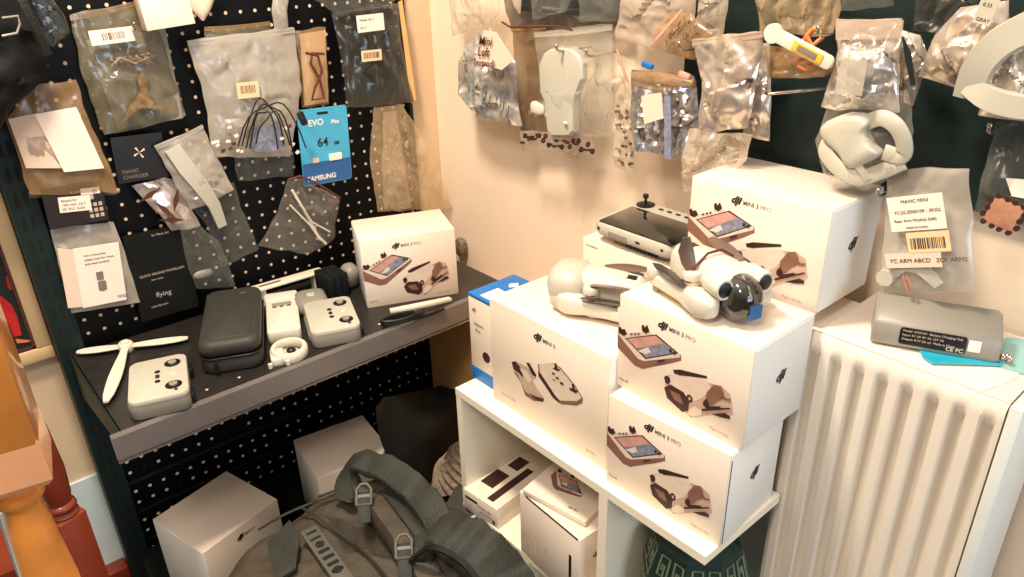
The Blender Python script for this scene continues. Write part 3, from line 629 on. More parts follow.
# ================================================================ BAGS
def resample(P, n):
    L = [0]
    for i in range(1, len(P)): L.append(L[-1]+(P[i]-P[i-1]).length)
    out = []; k = 0
    for i in range(n+1):
        s_ = L[-1]*i/n
        while k < len(P)-2 and L[k+1] < s_: k += 1
        q = (s_-L[k])/max(L[k+1]-L[k], 1e-9); out.append(P[k].lerp(P[k+1], min(1, q)))
    return out
def pouch(parent, name, wall, L, R, d, puff, m, wr=.006, seed=0, nu=18, nv=24, folds=0, tilt=0):
    nu = int(nu*1.6); nv = int(nv*1.6)
    nrm = NRM[wall]
    l = resample([W(wall, x, y, d) for x, y in L], nv); r = resample([W(wall, x, y, d) for x, y in R], nv)
    vf, vb = [], []
    so = V((seed*7.3, seed*3.1, seed*1.7))
    for j in range(nv+1):
        v = j/nv
        for i in range(nu+1):
            u = i/nu; p = l[j].lerp(r[j], u)
            e = (max(0, math.sin(PI*u))**.55)*(max(0, math.sin(PI*min(1, v*.93+.05)))**.6)*(.45+.55*v)
            n1 = noise.noise(p*22+so); n2 = abs(noise.noise(p*48+so*2)); n3 = abs(noise.noise(V((p.x*60, p.y*60, p.z*14))+so)) if folds else 0
            k = wr*(n1*1.0-n2*.6)-folds*n3
            for sc_v, am in ((15, 1.5), (34, .55)):
                q_ = p*sc_v+so; cp = noise.voronoi(q_)[1][0]; k += (q_-cp).dot(noise.noise_vector(cp*3.7))*am*wr*1.5
            eg = min(1, 6*min(u, 1-u)+.1)*min(1, 6*min(v, 1-v)+.1)
            q = p+nrm*(puff*e+k*eg+tilt*v)
            lat = V((noise.noise(p*30+so), noise.noise(p*30-so), noise.noise(p*31+so*3)))*.004*(1 if wr > .003 else .3)
            lat -= nrm*lat.dot(nrm)
            vf.append(q+lat); vb.append(p+lat+nrm*(-.25*puff*e-.001+.5*k*eg+tilt*v))
    mb = MB(); n = nu+1; N = len(vf)
    fs = [(j*n+i, j*n+i+1, (j+1)*n+i+1, (j+1)*n+i) for j in range(nv) for i in range(nu)]
    mb.add(vf+vb, fs+[tuple(N+k for k in reversed(f)) for f in fs])
    return mb.build(name, m, parent, 38, fix=False)
def zipstrip(parent, wall, a, c_, d, m, wd=.009):
    b = MB(); A, B = W(wall, *a, d), W(wall, *c_, d); n = NRM[wall]
    pts = [A.lerp(B, i/8)+V((0, 0, -.002*math.sin(PI*i/8))) for i in range(9)]
    b.ribbon(pts, wd, .0018, n); b.ribbon([p+V((0, 0, .004))+n*.0012 for p in pts], .0014, .0014, n)
    return b.build('zip_strip', m, parent, 40)
def flat(parent, name, wall, px, d, m, t=.0008, label=None):
    b = MB(); b.prism([W(wall, x, y, d) for x, y in px], NRM[wall], t); return b.build(name, m, parent, 0, label)
def pxframe(wall, tl, tr, bl, d):
    a, c_, e = W(wall, *tl, d), W(wall, *tr, d), W(wall, *bl, d)
    x = c_-a; y = a-e; Mx = frame(e, x, y); return Mx, x.length, y.length
def rows(parent, Mx, w, h, lines, m=None, name='print'):
    """lines: (text, u, v, size fraction of h)"""
    for s_, u, v, k in lines: text(parent, name, s_, off(Mx, u*w, v*h, .0012), k*h, m or M['ink'])
def barcode(parent, Mx, x0, y0, x1, y1, m=None):
    b = MB(Mx); random.seed(int(x0*1e5)+7); x = x0
    while x < x1:
        k = random.choice((.0006, .001, .0016)); b.box((x, y0, .0009), (min(x+k, x1), y1, .0012)); x += k+random.choice((.0007, .0012, .0018))
    b.build('barcode', m or M['ink'], parent, 0)
def label_card(parent, wall, tl, tr, bl, d, m, lines=(), bar=None, name='label_sticker'):
    Mx, w_, h_ = pxframe(wall, tl, tr, bl, d); b = MB(Mx); b.box((0, 0, 0), (w_, h_, .0008)); b.build(name, m, parent, 0)
    rows(parent, Mx, w_, h_, lines)
    if bar: barcode(parent, Mx, bar[0]*w_, bar[1]*h_, bar[2]*w_, bar[3]*h_)
    return Mx, w_, h_
def hook(wall, x, y, ln=.09):
    p = W(wall, x, y, 0); n = NRM[wall]; b = MB(); q = p+n*ln
    b.tube([p-n*.0, p+n*ln*.6, p+n*ln*.9+V((0, 0, .001)), q+V((0, 0, .006)), q+V((0, 0, .012))], .0024, 0, 8); b.ell(q+V((0, 0, .013)), (.0036, .0036, .0036))
    b.box(p-V((.008, .008, .012))*1+n*.004, p+V((.008, .008, .012))-n*.000) if False else None
    return b
HOOKG = 'metal hooks holding the bags'
def put_hook(wall, x, y, label, ln=.09): tag(hook(wall, x, y, ln).build('peg_hook', M['metal'], None, 50), label, 'hook', HOOKG)
GL, GR = 'packets hanging on the left rack', 'packets hanging on the right board'
seed = [0]
def bag(label, wall, L, R, d, puff, m, wr=.006, zipm=None, folds=0, name='plastic_bag', cat='bag', tilt=0, nu=18, nv=24):
    seed[0] += 1
    loc = (W(wall, *L[-1], d)+W(wall, *R[-1], d))/2
    t = thing(name, label, cat, loc, GL if wall == 'L' else GR)
    pouch(t, 'film', wall, L, R, d, puff, m, wr, seed[0], nu, nv, folds, tilt)
    if zipm:
        l0 = V(L[0]).lerp(V(L[1]), .07); r0 = V(R[0]).lerp(V(R[1]), .07); zipstrip(t, wall, tuple(l0), tuple(r0), d+.003, zipm)
    return t
exec_order = None
# ---- left rack
# black fabric bag top left
t = thing('fabric_bag', 'black fabric bag with grey buckle hanging at the top left corner', 'bag', WL(0, 140, .06))
pouch(t, 'bag_body', 'L', [(-70, -60), (-70, 60), (-60, 150)], [(22, -60), (36, 20), (50, 58), (46, 78), (8, 112), (-10, 150)], .10, .05, M['fabk'], .008, 91)
b = MB(); b.ribbon([WL(8, -25, .17), WL(24, 5, .165), WL(38, 30, .155), (WL(48, 55, .13))], .014, .003, (1, 0, 0)); b.build('strap', M['fabd'], t, 40)
b = MB(); pts = [WL(*q, .172) for q in ((2, 18), (18, 16), (20, 24), (17, 33), (2, 36))]; b.tube(pts, .002); b.build('buckle', M['gryd'], t, 40)
bag('smoky film bag with a slanting seam beside the black fabric bag', 'L', [(20, -10), (30, 15), (46, 42)], [(46, -10), (66, 20), (70, 34), (54, 47)], .05, .012, M['dkf'], .004, nu=10, nv=14)
# bag with circuit
t = bag('clear bag with barcode tag and brown folded ribbon part beside the white carton corner', 'L', [(69, 14), (84, 80), (104, 136)], [(136, 2), (160, 20), (186, 116)], .02, .022, M['olive'], .006, M['tanf'])
flat(t, 'inner_sheet', 'L', [(86, 40), (165, 28), (183, 118), (118, 130)], .022, M['gryd'], .001)
label_card(t, 'L', (88, 31), (132, 26), (92, 46), .047, M['paper'], [], (.25, .25, .8, .75), 'barcode_tag')
b = MB()
for i in range(14):
    p = WL(112+i*3.1, 62-i*.5+(i % 2)*3, .045); b.rslab(.007, .007, .006, .002, .001, (p.x, p.y, p.z), 0, 2)
b.tube([WL(112, 66, .045), WL(120, 58, .046), WL(135, 64, .047), WL(150, 57, .046)], .003)
tag(b.build('flex_circuit', M['bits'], None, 40), 'dark speckled circuit strip inside the barcode tagged bag', 'circuit')
b = MB(); b.prism([WL(*q, .040) for q in ((122,122),(130,105),(140,92),(137,80),(142,72),(147,80),(147,92),(158,104),(176,112),(160,108),(140,108))], (1, 0, 0), .003); tag(b.build('folded_ribbon', M['amb'], None, 0), 'tan folded ribbon at the bottom of the barcode tagged bag', 'ribbon')
put_hook('L', 125, 28, 'metal hook carrying the barcode tagged bag', .07)
Mx, w_, h_ = pxframe('L', (134, -20), (183, -26), (142, 30), .05); b = MB(Mx); b.box((0, 0, 0), (w_, h_, .035), 0, .001)
tag(b.build('white_carton', M['card'], None, 30), 'blank white carton at the top edge above the tagged bag', 'box', GL)
bag('small white wrapped packet right of the blank carton', 'L', [(186, -20), (192, 10), (201, 20)], [(222, -20), (210, 10), (204, 21)], .03, .01, M['paperp'], .003, nu=8, nv=8)
# papers bag
t = bag('cream paper folded inside a tan film bag at the left edge of the rack', 'L', [(34, 84), (6, 118), (30, 195)], [(76, 80), (84, 108), (120, 192)], .05, .012, M['tanf'], .004, nu=14, nv=18)
flat(t, 'folded_paper', 'L', [(8, 119), (38, 113), (62, 168), (26, 168)], .056, M['paperp'], .002); flat(t, 'folded_paper', 'L', [(34, 114), (76, 107), (104, 168), (64, 172)], .06, M['paper'], .002)
bag('brown crumpled film end under the folded cream paper', 'L', [(26, 166), (30, 198)], [(104, 168), (116, 195)], .03, .014, M['amber'], .006, nu=10, nv=8)
# black card
t = thing('product_card', 'black printed product card above the leaf patterned foil bag', 'card', WL(130, 180, .03), GL)
Mx, w_, h_ = label_card(t, 'L', (100, 140), (152, 134), (119, 184), .045, M['blk'], (), None, 'card_front')
text(t, 'print', 'MAVIC', off(Mx, .1*w_, .20*h_, .001), .011, M['inkg']); text(t, 'print', 'CHARGER', off(Mx, .1*w_, .08*h_, .001), .011, M['inkg'])
b = MB(Mx)
for a in (.3, 1.9, 3.4, 5): b.prism([(.5*w_, .62*h_, .001), (.5*w_+.012*math.cos(a), .62*h_+.012*math.sin(a), .001), (.5*w_+.013*math.cos(a+.35), .62*h_+.013*math.sin(a+.35), .001)], (0, 0, 1), .0004)
b.build('printed_drone', M['paperp'], t, 0)
t = bag('tan foil bag with dark leaf shapes below the black card', 'L', [(132, 186), (160, 215), (172, 232)], [(164, 176), (180, 182), (200, 226)], .035, .010, M['sily'], .004, nu=12, nv=12)
b = MB()
for (x, y, a) in ((150, 195, .4), (165, 210, 2.2), (176, 200, 1.2), (172, 220, 2.9)):
    p = WL(x, y, .05); dx = V((0, math.cos(a), math.sin(a)))*.028; dy = V((0, -math.sin(a), math.cos(a)))*.006; b.prism([p-dx, p+dy, p+dx, p-dy], (1, 0, 0), .0006)
b.build('leaf_print', M['brn'], t, 0)
# black sleeve with labels
t = thing('product_card', 'black packet with white labels and small pictograms left of the dark sleeve', 'card', WL(85, 228, .04), GL)
Mx, w_, h_ = label_card(t, 'L', (36, 190), (97, 181), (50, 230), .05, M['ink'], (), None, 'card_front')
text(t, 'print', 'Ronin', off(Mx, .45*w_, .78*h_, .001), .008, M['inkl'])
label_card(t, 'L', (56, 198), (88, 195), (60, 213), .0512, M['paper'], (('Battery Kit', .08, .7, .2), ('1200 mAh  3.8 V', .08, .42, .2), ('CE  FCC  RoHS', .08, .14, .2)))
label_card(t, 'L', (79, 189), (98, 187), (81, 195), .0514, M['paper'], (('25', .6, .2, .7),))
b = MB(Mx)
for i in range(3):
    for j in range(3): b.box(((.7+.09*i)*w_, (.12+.14*j)*h_, .001), ((.76+.09*i)*w_, (.21+.14*j)*h_, .0014))
b.box((.72*w_, .58*h_, .001), (.82*w_, .74*h_, .0014)); b.build('pictograms', M['inkl'], t, 0)
t = bag('clear bag holding a printed white manual at the lower left of the rack', 'L', [(50, 228), (58, 262), (72, 313)], [(114, 222), (124, 250), (140, 302)], .035, .010, M['milk'], .003, None)
flat(t, 'manual_page', 'L', [(57, 248), (75, 250), (90, 306), (68, 308)], .046, M['paperp'], .001)
Mx, w_, h_ = label_card(t, 'L', (66, 250), (112, 243), (83, 308), .048, M['paper'], (('mini instruction', .2, .84, .05), ('please scan for more', .2, .77, .05), ('and read carefully', .2, .7, .05), ('FAQ', .8, .06, .07)), None, 'manual_page')
b = MB(Mx); b.rslab(.016, .022, .0006, .004, .0001, (.5*w_, .32*h_, .0012)); b.lathe([(.007, .0012), (.007, .0017), (.0001, .0017)], (.5*w_, .28*h_, 0)); b.box((.4*w_, .42*h_, .0012), (.56*w_, .56*h_, .0016)); b.build('line_drawing', M['inkg'], t, 0)
# dark sleeve with faint script
t = thing('product_card', 'large black sleeve with faint white script behind the zipped case', 'card', WL(155, 318, .03), GL)
Mx, w_, h_ = label_card(t, 'L', (119, 237), (180, 224), (142, 322), .03, M['fabk'], (), None, 'card_front')
for s_, u, v, k in (('for Mavic Air', .45, .93, .007), ('QUICK RELEASE PROPELLERS', .12, .50, .0075), ('low noise', .3, .44, .0065), ('flying', .32, .24, .016), ('www.fly.com', .2, .13, .007)): text(t, 'print', s_, off(Mx, u*w_, v*h_, .001), k, M['inkl'])
t = bag('smoky clear bag with grey part overlapping the large black sleeve', 'L', [(180, 228), (186, 260), (196, 288)], [(196, 222), (222, 245), (236, 288)], .05, .016, M['cl2'], .006, nu=12, nv=14)
b = MB(); b.ell(WL(203, 274, .055), (.006, .022, .010), e=.8); tag(b.build('grey_bracket', M['gryd'], None, 50), 'small grey part at the bottom of the smoky clear bag', 'part')
# white stick bag
t = bag('clear zip bag holding a white antenna arm slanting across the rack', 'L', [(155, 145), (176, 185), (192, 210)], [(202, 125), (212, 148), (234, 190)], .06, .018, M['milk'], .005, M['milk'])
b = MB(); b.ribbon([WL(172, 148, .065), WL(186, 168, .07), WL(200, 185, .072), WL(214, 205, .068), WL(222, 226, .06)], [.036, .038, .036, .028, .022], .010, (1, 0, 0)); tag(b.build('antenna_arm', M['gry'], None, 40), 'white arm slanting inside the clear zip bag', 'antenna arm')
bag('clear narrow film bag tapering down under the white antenna arm', 'L', [(182, 188), (205, 225), (222, 268)], [(234, 182), (242, 210), (259, 248)], .035, .02, M['cl2'], .006)
# big zip bag
t = bag('large clear zip bag with faded label and black wires at its bottom', 'L', [(187, 40), (205, 100), (212, 158)], [(294, 26), (302, 90), (290, 156)], .05, .03, M['milk'], .006, M['milk'], nu=22, nv=26)
label_card(t, 'L', (236, 83), (258, 81), (238, 99), .084, M['lab'], (), (.15, .3, .85, .8))
bag('brown edged zip bag showing behind the large clear zip bag', 'L', [(204, 28), (206, 44)], [(270, 22), (272, 40)], .02, .01, M['olive'], .003, M['tanf'], nu=10, nv=6)
random.seed(11)
WG = 'thin black wires in the large zip bag'
for i, (xa, xb, yt) in enumerate(((242, 284, 100), (246, 292, 104), (250, 278, 110), (238, 306, 103), (256, 290, 113))):
    b = MB(); pts = []
    for k in range(13):
        s_ = k/12; pts.append(WL(xa+(xb-xa)*s_, 146-(146-yt)*math.sin(PI*s_)**.7+3*math.sin(i+k), .085+.004*i))
    b.tube(pts, .0018, 0, 6); o = b.build('thin_wire', M['cable'], None, 60); tag(o, 'thin black wire arched at the bottom of the large zip bag', 'wire', WG)
for i in range(18):
    x, y = random.choice(((222, 142), (230, 135), (292, 130), (290, 145), (238, 148)));p = WL(x+random.uniform(-9, 9), y+random.uniform(-9, 9), .07+random.uniform(0, .02))
    b = MB(frame(tuple(p), (random.random(), 1, random.random()), (1, 0, .2))); b.rslab(.009, .006, .006, .001, .0006, (0, 0, 0), 0, 1)
    tag(b.build('wire_connector', random.choice((M['wht'], M['paper'], M['amb'], M['brn'])), None, 0), 'tiny wire connector at the bottom of the large zip bag', 'connector', 'tiny wire connectors in the large zip bag')
b = MB(frame(tuple(WL(301, 118, .09)), (0, .3, -1), (0, 1, .3))); b.rslab(.032, .014, .012, .003, .002); tag(b.build('black_plug', M['blk'], None, 40), 'black plug at the right edge of the large zip bag', 'plug')
b = MB(); b.prism([WL(*q, .075) for q in ((250,128),(280,124),(284,150),(252,152))], (1, 0, 0), .004); tag(b.build('blue_grey_module', M['pmtn'], None, 0), 'blue grey module behind the wires in the large zip bag', 'module')
t = bag('amber film bag with a brown cable right of the large zip bag', 'L', [(292, 30), (299, 60), (302, 108)], [(326, 27), (327, 60), (329, 104)], .03, .014, M['tanf'], .004, nu=12, nv=16)
flat(t, 'backing_card', 'L', [(300, 34), (325, 30), (328, 102), (304, 106)], .03, M['lab'], .001)
b = MB(); b.tube([WL(306, 53, .05), WL(318, 56, .052), WL(322, 72, .052), WL(315, 88, .052), WL(312, 100, .05), WL(324, 98, .05), WL(320, 80, .052), WL(311, 64, .05), WL(312, 53, .05), WL(324, 54, .05)], .0032, 0, 8); tag(b.build('brown_cable', M['brn'], None, 60), 'brown twisted cable inside the amber film bag', 'cable')
bag('small clear bag of tiny clear clips under the large zip bag', 'L', [(234, 158), (238, 182)], [(294, 150), (294, 176)], .03, .012, M['cl2'], .006, nu=14, nv=10)
# Samsung card
t = thing('memory_card_pack', 'blue memory card blister pack hanging in the middle of the rack', 'memory card pack', WL(330, 185, .03), GL)
Mx, w_, h_ = pxframe('L', (299, 110), (349, 105), (303, 187), .045)
Mx = pxframe('L', (299, 110), (349, 104), (304, 187), .045)[0]
b = MB(Mx); b.rslab(w_, h_, .0014, .006, .0003, (w_/2, h_/2, 0)); b.build('card_front', M['bluel'], t, 0)
b = MB(Mx); b.box((.01*w_, .01*h_, .0014), (.99*w_, .30*h_, .0018)); b.build('lower_band', M['blued'], t, 0)
for s_, u, v, k in (('EVO', .20, .78, .021), ('Plus', .66, .78, .013), ('64', .34, .50, .030), ('GB', .68, .50, .011), ('SAMSUNG', .08, .06, .0168)):
    text(t, 'print', s_, off(Mx, u*w_, v*h_, .0019), k, M['ink'] if s_ in ('64', 'GB') else M['paper'], 0, .0004)
b = MB(Mx); b.rslab(.034, .017, .003, .002, .0004, (.68*w_, .34*h_, .0018)); b.build('memory_card', M['paper'], t, 0)
b = MB(Mx); b.rslab(.016, .012, .002, .001, .0003, (.28*w_, .33*h_, .0018)); b.build('micro_card', M['paperp'], t, 0)
b = MB(Mx); b.rslab(.03, .006, .0006, .003, .0001, (.5*w_, .93*h_, .0014)); b.build('hang_slot', M['blk'], t, 0)
# white cable pouch
t = bag('clear open pouch with white cables hanging below the blue memory card pack', 'L', [(288, 180), (276, 215), (258, 246)], [(300, 178), (340, 198), (334, 240), (310, 254)], .04, .035, M['cl'], .008, nu=20, nv=20)
b = MB(); b.tube([WL(288, 180, .06), WL(300, 176, .065), (WL(318, 184, .065)), WL(340, 198, .06)], .003); b.build('pouch_rim', M['brn'], t, 50)
for i, pp in enumerate((((292, 190), (305, 212), (318, 236), (326, 244)), ((296, 198), (312, 222), (330, 232)), ((290, 205), (310, 225), (320, 240)))):
    b = MB(); b.tube([WL(*q, .062+.004*i) for q in pp], .0035 if i == 0 else .0022); tag(b.build('white_cable', M['wht'], None, 50), 'white cable inside the open clear pouch', 'cable', 'white cables in the open pouch')
# dark bag with labels
t = bag('dark clear bag with two stickers at the right end of the rack', 'L', [(332, 12), (342, 60), (347, 108)], [(398, 2), (402, 50), (414, 102)], .05, .026, M['smoke'], .007, M['cl2'], folds=.008)
flat(t, 'dark_insert', 'L', [(350, 14), (390, 8), (404, 98), (356, 104)], .048, M['rack'], .004)
label_card(t, 'L', (355, 16), (382, 13), (358, 33), .088, M['paper'], (('Model: Air 2', .1, .65, .2), ('Pcs 4', .1, .2, .2)))
label_card(t, 'L', (361, 51), (381, 49), (362, 62), .088, M['lab'], (), (.12, .25, .88, .8))
flat(t, 'backing_card', 'L', [(398, 2), (402, 0), (416, 100), (411, 103)], .045, M['tan'], .001)
put_hook('L', 369, 7, 'metal hook over the dark sticker bag', .1)
bag('clear bag strip above the dark sticker bag', 'L', [(296, -30), (310, -4), (336, 14)], [(398, -30), (396, -6), (392, 6)], .06, .02, M['cl2'], .008, nu=14, nv=8)
bag('hanging clear film tail between two bags at the top of the rack', 'L', [(274, -30), (272, 10), (275, 30)], [(290, -30), (288, 10), (288, 31)], .05, .012, M['milk'], .006, nu=8, nv=10)
# tan crumpled bag
bag('tan crumpled film bag draped at the right end of the rack', 'L', [(373, 108), (370, 160), (378, 212)], [(402, 104), (430, 150), (452, 208)], .05, .03, M['drape'], .008, folds=.022, nu=26)
bag('narrow grey crumpled film hanging inside the tan one', 'L', [(384, 112), (382, 160), (384, 210)], [(396, 110), (404, 160), (412, 208)], .03, .02, M['drapew'], .008, folds=.02)
q = hit(461, 247, 1, 1.16); b = MB(); b.ell(q, (.020, .016, .028), e=.8); tag(b.build('small_packet', M['bits'], None, 50), 'tiny brown packet behind the shelf carton', 'packet')
b = MB(); 
# ---- right board
bag('grey clear bag at the top left of the right board', 'R', [(447, -30), (450, 10), (452, 36)], [(498, -30), (500, 10), (490, 26)], .05, .02, M['drapew'], .008, folds=.01)
t = bag('silver crumpled bag with red handwriting at the left end', 'R', [(478, 34), (458, 62), (459, 92), (478, 118)], [(490, 28), (516, 62), (518, 100), (522, 126)], .06, .028, M['sil'], .012, folds=.008, nu=22)
Mx, w_, h_ = pxframe('R', (482, 36), (512, 38), (480, 64), .120)
flat(t, 'paper_note', 'R', [(484, 30), (496, 32), (514, 60), (502, 70), (476, 60)], .112, M['paperp'], .001)
for s_, u, v, k in (('Mini', -.05, .66, .026), ('Left', -.12, .28, .026), ('(extend)', -.28, -.08, .021)): text(t, 'handwriting', s_, off(Mx, u*w_, v*h_, -.003), k, M['brn'], .35, .0003)
b = MB()
random.seed(5)
for i in range(10):
    a = WR(468+i*4.5, 84+i*2+random.uniform(-5, 5), .105); e_ = a+V((random.uniform(-.01, .01), -.004, random.uniform(-.03, -.01))); b.tube([a, a.lerp(e_, .5)+V((.004, 0, 0)), e_], .001, 0, 5)
b.build('printed_strokes', M['cable'], t, 0)
bag('dark film packet along the top behind the shell bag', 'R', [(500, -30), (505, 10), (512, 32)], [(612, -30), (622, 5), (626, 26)], .02, .02, M['smoke'], .008)
bag('white edged clear bag corner near the metal hook', 'R', [(506, -30), (510, -5), (516, 10)], [(524, -30), (522, -5), (520, 14)], .07, .008, M['milk2'], .003, nu=8, nv=8)
bag('smoky clear bag with red marks at the top centre', 'R', [(520, -30), (530, 0), (534, 20)], [(575, -30), (572, 0), (566, 12)], .05, .015, M['cl2'], .01)
bag('grey clear bag with paper tab above the shell bag', 'R', [(578, -30), (578, 0), (580, 22)], [(626, -30), (626, 0), (624, 22)], .04, .012, M['cl2'], .006, M['milk'])
t = bag('amber film bag beside the white shell bag', 'R', [(512, 26), (514, 70), (520, 134)], [(545, 24), (556, 70), (560, 136)], .03, .02, M['amber'], .006, M['tanf'])
b = MB(); b.ell(WR(539, 108, .035), (.024, .012, .016), e=.7); tag(b.build('dust_cup', M['wht'], None, 50), 'small white cap low inside the amber film bag', 'cap')
t = bag('clear zip bag holding a long white drone shell', 'R', [(534, 32), (540, 80), (548, 136)], [(612, 24), (612, 80), (613, 138)], .06, .028, M['cl'], .006, M['milk'], nu=20)
b = MB(); P = [(400,155),(435,148),(470,150),(492,172),(503,200),(505,250),(485,300),(480,360),(478,420),(462,435),(410,435),(395,420),(388,360),(385,320),(370,290),(368,200),(380,170)]
P = [WR(430+x/3.205, y/3.205, .062) for x, y in P]; cc = sum(P, V())/len(P); n = V((0, -1, 0))
b.loft([[p for p in P], [p+n*.012 for p in P], [p.lerp(cc, .05)+n*.018 for p in P], [p.lerp(cc, .25)+n*.020 for p in P]]); t2 = thing('drone_shell', 'long white drone top shell inside the clear zip bag', 'drone shell', P[12])
b.build('shell_plate', M['gry'], t2, 24)
b = MB(); b.ell(WR(565, 123, .087), (.006, .002, .003)); b.build('shell_latch', M['paper'], t2, 50)
bag('clear crumpled side of bag right of the white shell', 'R', [(588, 34), (585, 90), (583, 128)], [(616, 30), (615, 90), (612, 132)], .05, .02, M['cl2'], .010)
random.seed(8)
for i in range(26):
    x = 523+i*2.8+random.uniform(-1, 1); y = 138+(i/26)*9+random.uniform(-5, 5); p = WR(x, y, .07+random.uniform(0, .012)); b = MB()
    b.lathe([(.0025, -.0015), (.0058, -.0015), (.0058, .0015), (.0025, .0015)], (p.x, p.y, p.z), random.choice('xyz'), 10, cap=False)
    b.lathe([(.0025, .0015), (.0025, -.0015)], (p.x, p.y, p.z), 'y', 8, cap=False)
    tag(b.build('rubber_damper', random.choice((M['pdk'], M['pdk'], M['cable'], M['brn'])), None, 40), 'tiny dark rubber damper in the fringe below the white shell bag', 'damper', 'rubber dampers below the shell bag')
bag('thin clear packet holding the dark rubber dampers', 'R', [(519, 130), (522, 150)], [(592, 134), (596, 156)], .06, .018, M['cl'], .004, nu=16, nv=6)
put_hook('R', 592, 47, 'metal hook across the shell bag front', .10)
b = MB(); b.tube([WR(502, 22, .1), WR(510, 27, .1), WR(530, 27, .1), WR(556, 26, .1), WR(572, 30, .1)], .0022); tag(b.build('peg_hook', M['brn'], None, 50), 'long copper coloured hook rod above the amber bag', 'hook')
bag('pinkish milky bag behind the straw coloured parts bag', 'R', [(626, -30), (618, 20), (612, 38)], [(700, -30), (694, 20), (688, 58)], .05, .02, M['milk2'], .008)
t = bag('red sealed bag of straw coloured small parts at the top', 'R', [(672, 10), (655, 30), (650, 48)], [(692, 14), (712, 34), (694, 60)], .08, .016, M['tanf'], .006, nu=14, nv=14)
b = MB(); b.ribbon([WR(682, 10, .10), WR(668, 26, .105), WR(652, 44, .10)], .005, .002, (0, -1, 0)); b.build('red_seal', M['psky'], t, 40)
random.seed(3); b = MB()
for i in range(60):
    p = WR(666+random.uniform(0, 32), 32+random.uniform(-12, 16), .09+random.uniform(0, .008)); q = V((random.uniform(-1, 1), -.2, random.uniform(-1, 1)))*.006; b.tube([p-q, p+q], .0009, 0, 5)
o = tag(b.build('small_screws', M['amb'], None, 0), 'mass of tiny straw coloured screws in the red sealed bag', 'screws'); o['kind'] = 'stuff'
bag('clear film streamer left of the dark gap on the right board', 'R', [(698, -30), (700, 10), (690, 40)], [(730, -30), (728, 10), (722, 36)], .06, .02, M['drapew'], .010, folds=.01)
t = bag('crumpled clear bag with small parts left of the striped foil bag', 'R', [(612, 52), (611, 110), (616, 166)], [(634, 60), (640, 110), (634, 172)], .05, .022, M['drapew'], .012, folds=.012)
b = MB(); random.seed(31)
for i in range(34):
    p = WR(624+random.uniform(-8, 8), 128+random.uniform(-22, 38), .06); b.rslab(.006, .005, .005, .001, .0006, tuple(p), 0, 1)
o = tag(b.build('small_metal_parts', M['bits'], None, 0), 'mixed tiny parts in the crumpled clear bag', 'parts'); o['kind'] = 'stuff'
put_hook('R', 618, 52, 'metal hook over the crumpled clear bag', .09)
b = MB(); b.tube([WR(617, 50, .1), WR(622, 66, .11), WR(628, 82, .11)], .0022); tag(b.build('copper_wire', M['cop'], None, 50), 'copper wire piece beside the crumpled clear bag', 'wire')
t = bag('bag of blue and silver foil strips with rolled straw top', 'R', [(632, 70), (630, 110), (634, 150)], [(694, 76), (700, 120), (690, 160)], .07, .022, M['silb'], .012, None, folds=.022, nu=26)
flat(t, 'cream_strip', 'R', [(642, 96), (662, 92), (664, 118), (645, 124)], .108, M['paperp'], .002); flat(t, 'blue_strip', 'R', [(665, 96), (671, 96), (672, 160), (665, 158)], .108, M['pmtn'], .002)
b = MB(); b.tube([WR(634, 76, .10), WR(660, 78, .108), WR(694, 84, .10)], [.008, .011, .008]); b.build('rolled_top', M['tanf'], t, 50)
b = MB(); b.tube([WR(694, 84, .10), WR(662, 90, .106), WR(636, 84, .10)], [.004, .006, .004]); b.build('rolled_top', M['tanf'], t, 50)
for (x, y, m_, s_) in ((649, 65, 'blue', 'blue clip on top of the striped foil bag'), (686, 75, 'psky', 'orange clip on top of the striped foil bag')):
    b = MB(frame(tuple(WR(x, y, .10)), (1, 0, -.2), (0, 0, 1))); b.rslab(.024, .010, .008, .003, .002); tag(b.build('plastic_clip', M[m_], None, 40), s_, 'clip')
t = bag('glossy silver zip pouch with white folded sheet inside', 'R', [(692, 40), (702, 80), (698, 132)], [(763, 31), (758, 80), (748, 128)], .10, .024, M['silp'], .008, M['milk2'], nu=22)
t = bag('shiny grey foil bag behind the glossy silver pouch', 'R', [(742, 46), (744, 90), (742, 134)], [(770, 42), (770, 90), (769, 142)], .05, .016, M['sil'], .008)
put_hook('R', 726, 43, 'metal hook through the glossy silver pouch', .13)
bag('crumpled clear film drooping onto the big white carton', 'R', [(690, 128), (680, 160), (684, 192)], [(752, 134), (746, 160), (722, 182)], .10, .02, M['drapew'], .012, folds=.018)
b = MB(); b.tube([WR(764, 92, .11), WR(768, 94, .10), WR(800, 91, .08), WR(832, 88, .02)], .0026); b.ell(WR(764, 90, .11), (.004, .004, .004)); tag(b.build('peg_hook', M['metal'], None, 50), 'bare metal hook rod over the dark board gap', 'hook')
bag('long clear film curtain at the top right of centre', 'R', [(752, -30), (758, 10), (760, 34)], [(840, -30), (842, 10), (832, 36)], .04, .022, M['drape'], .010, folds=.02, nu=26)
